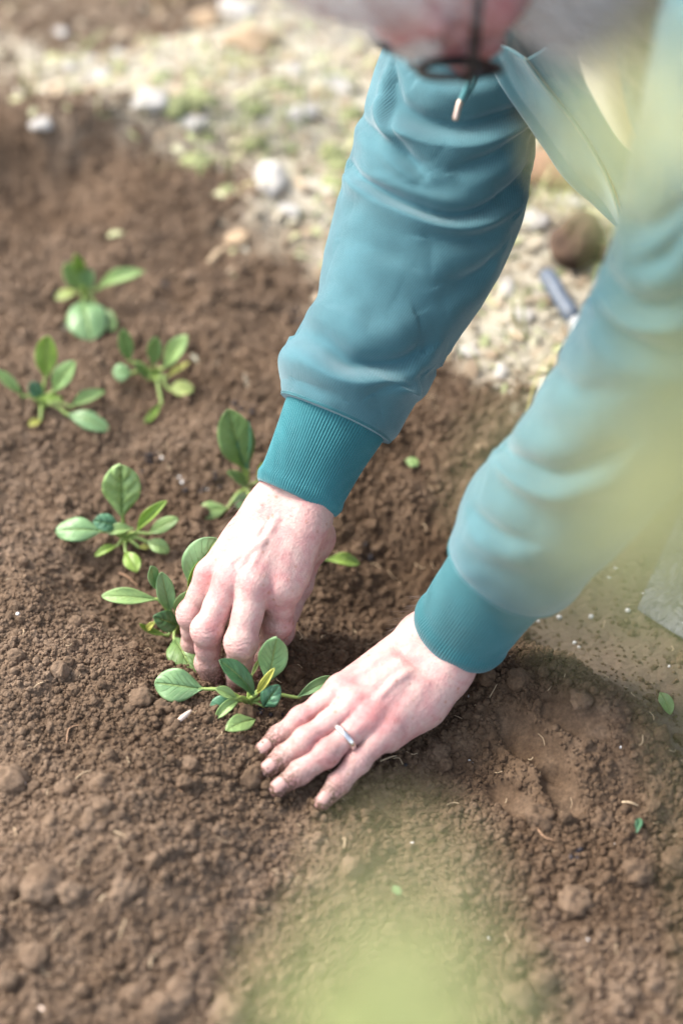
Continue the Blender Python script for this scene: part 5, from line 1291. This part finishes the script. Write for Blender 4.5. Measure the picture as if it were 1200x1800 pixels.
# trousers and boots (mostly out of the picture)
pt = []
for hip, knee, ank in LEGS:
    P = catmull([hip, hip * .5 + knee * .5 + [0, 0, .01], knee + [-.02, 0, .015], knee * .5 + ank * .5 + [-.02, 0, 0], ank + [0, 0, .0]], 40)
    rr = catmull(np.array([[.112], [.098], [.082], [.075], [.066]]), 40)[:, 0] + .004 * np.sin(np.arange(40) * 1.3); pt.append(tube(P, rr, 28))
pt.append(tube([pelvis - spine * .06, pelvis, pelvis + spine * .07, pelvis + spine * .11], [.13, .145, .12, .05], 28))
v_, f_ = join(pt); obj('trousers', v_, f_, M['denim'], person, uv=np.stack([v_[:, 1] + v_[:, 0], v_[:, 2]], 1))
M['boot'] = simple('brown_boot', (0.07, 0.05, 0.04), 0.6)
for hip, knee, ank in LEGS:
    g0 = float(ground_z(np.array([ank[0]]), np.array([ank[1]]), False)[0]); b_ = np.array([ank[0], ank[1], g0])
    ff = Field(b_ - [.30, .09, .02], b_ + [.12, .09, .2], .005)
    ff.cone(b_ + [.02, 0, .17], b_ + [.02, 0, .05], .052, .048, .02); ff.cone(b_ + [.03, 0, .042], b_ + [-.17, 0, .036], .042, .036, .03); ff.cone(b_ + [-.17, 0, .034], b_ + [-.20, 0, .030], .036, .028, .02)
    for s in (-1, 1): ff.cone(b_ + [.05, s * .012, .010], b_ + [-.20, s * .012, .010], .028, .028, .004)
    v_, f_ = ff.skin(2); obj('boot', v_, f_, M['boot'], person)
# ---- soil pushed up round the fingertips and sticking to them
g = np.random.default_rng(27); pl = []
for ch, rr_, D_, k_ in [(c_, r_, LD, 60) for c_, r_ in zip(Lj[:4], Lr)] + [(c_, r_, RD, 40) for c_, r_ in zip(Rj[:4], Rr)]:
    ax = nrm(ch[-1] - ch[-2]); sd0 = nrm(np.cross(ax, D_))
    for _ in range(k_):
        r = .0007 * g.uniform(.05, 1) ** -.45
        a_ = g.uniform(-1.9, 1.9); q = ch[-1] + ax * (rr_[-1] + .002) * math.cos(a_) * g.uniform(.85, 1.4) + sd0 * (rr_[-1] + .002) * math.sin(a_) * g.uniform(.9, 1.5) - ax * g.uniform(-.002, .008)
        q[2] = max(float(ground_z(q[0:1], q[1:2])[0]) + r * .5, q[2] - .006 + g.uniform(-.003, .002)); pl.append(lump(q, r, int(g.integers(9999)), .35, 2))
    for _ in range(3):
        t_k = g.uniform(.35, 1.0); a_ = g.uniform(-.9, .9); c_ = ch[-2] * (1 - t_k) + ch[-1] * t_k; R_k = rr_[-2] * (1 - t_k) + rr_[-1] * t_k; dn = nrm(D_ - ax * (D_ @ ax))
        r = g.uniform(.0004, .0010); pl.append(lump(c_ + (dn * math.cos(a_) + sd0 * math.sin(a_)) * R_k * 1.0, r, int(g.integers(9999)), .35, 2, .7))
for ch, n_ in ((Lj[0], 7), (Lj[1], 7), (Lj[2], 3), (Lj[3], 3)):
    ax = nrm(ch[-1] - ch[-2]); sd0 = nrm(np.cross(ax, LD))
    for _ in range(n_):
        r = g.uniform(.0018, .0042); q = ch[-1] + ax * g.uniform(.003, .010) + sd0 * g.uniform(-.008, .008); q[2] = max(q[2] + g.uniform(-.004, .004), float(ground_z(q[0:1], q[1:2])[0]) + r * .4); pl.append(lump(q, r, int(g.integers(9999)), .4, 3, .8))
v_, f_ = join(pl); fc = obj('soil_bits', v_, f_, M['soil'], attrs={'moist': np.full(len(v_), .6)}); tag(fc, 'moist crumbs of earth stuck to the fingers and heaped round the fingertips', 'soil crumbs', kind='stuff')
# ---- fine hairs on the wrists
hp = []; g = np.random.default_rng(15)
for (W_, D_, S_, E_, sgq) in ((LW, LD, sd_, LE, sgn), (RW, RD, se_, RE, -sg2)):
    for _ in range(60):
        k = g.uniform(-.018, .030); b_ = W_ - nrm(E_ - W_) * k + S_ * sgq * (.033 + .002 * g.normal()) + D_ * g.uniform(-.004, .012)
        d_ = nrm(S_ * sgq * .7 + D_ * .3 * g.normal() - nrm(E_ - W_) * .9 + .25 * g.normal(size=3)); l_ = g.uniform(.006, .013)
        hp.append(tube([b_ - d_ * .004, b_ + d_ * l_ * .5, b_ + d_ * l_ + np.array([0, 0, -.001])], [.00009, .00008, .00004], 3))
v_, f_ = join(hp); M['armhair'] = simple('arm_hair', (.16, .12, .10), .5); obj('arm_hair', v_, f_, M['armhair'], person)
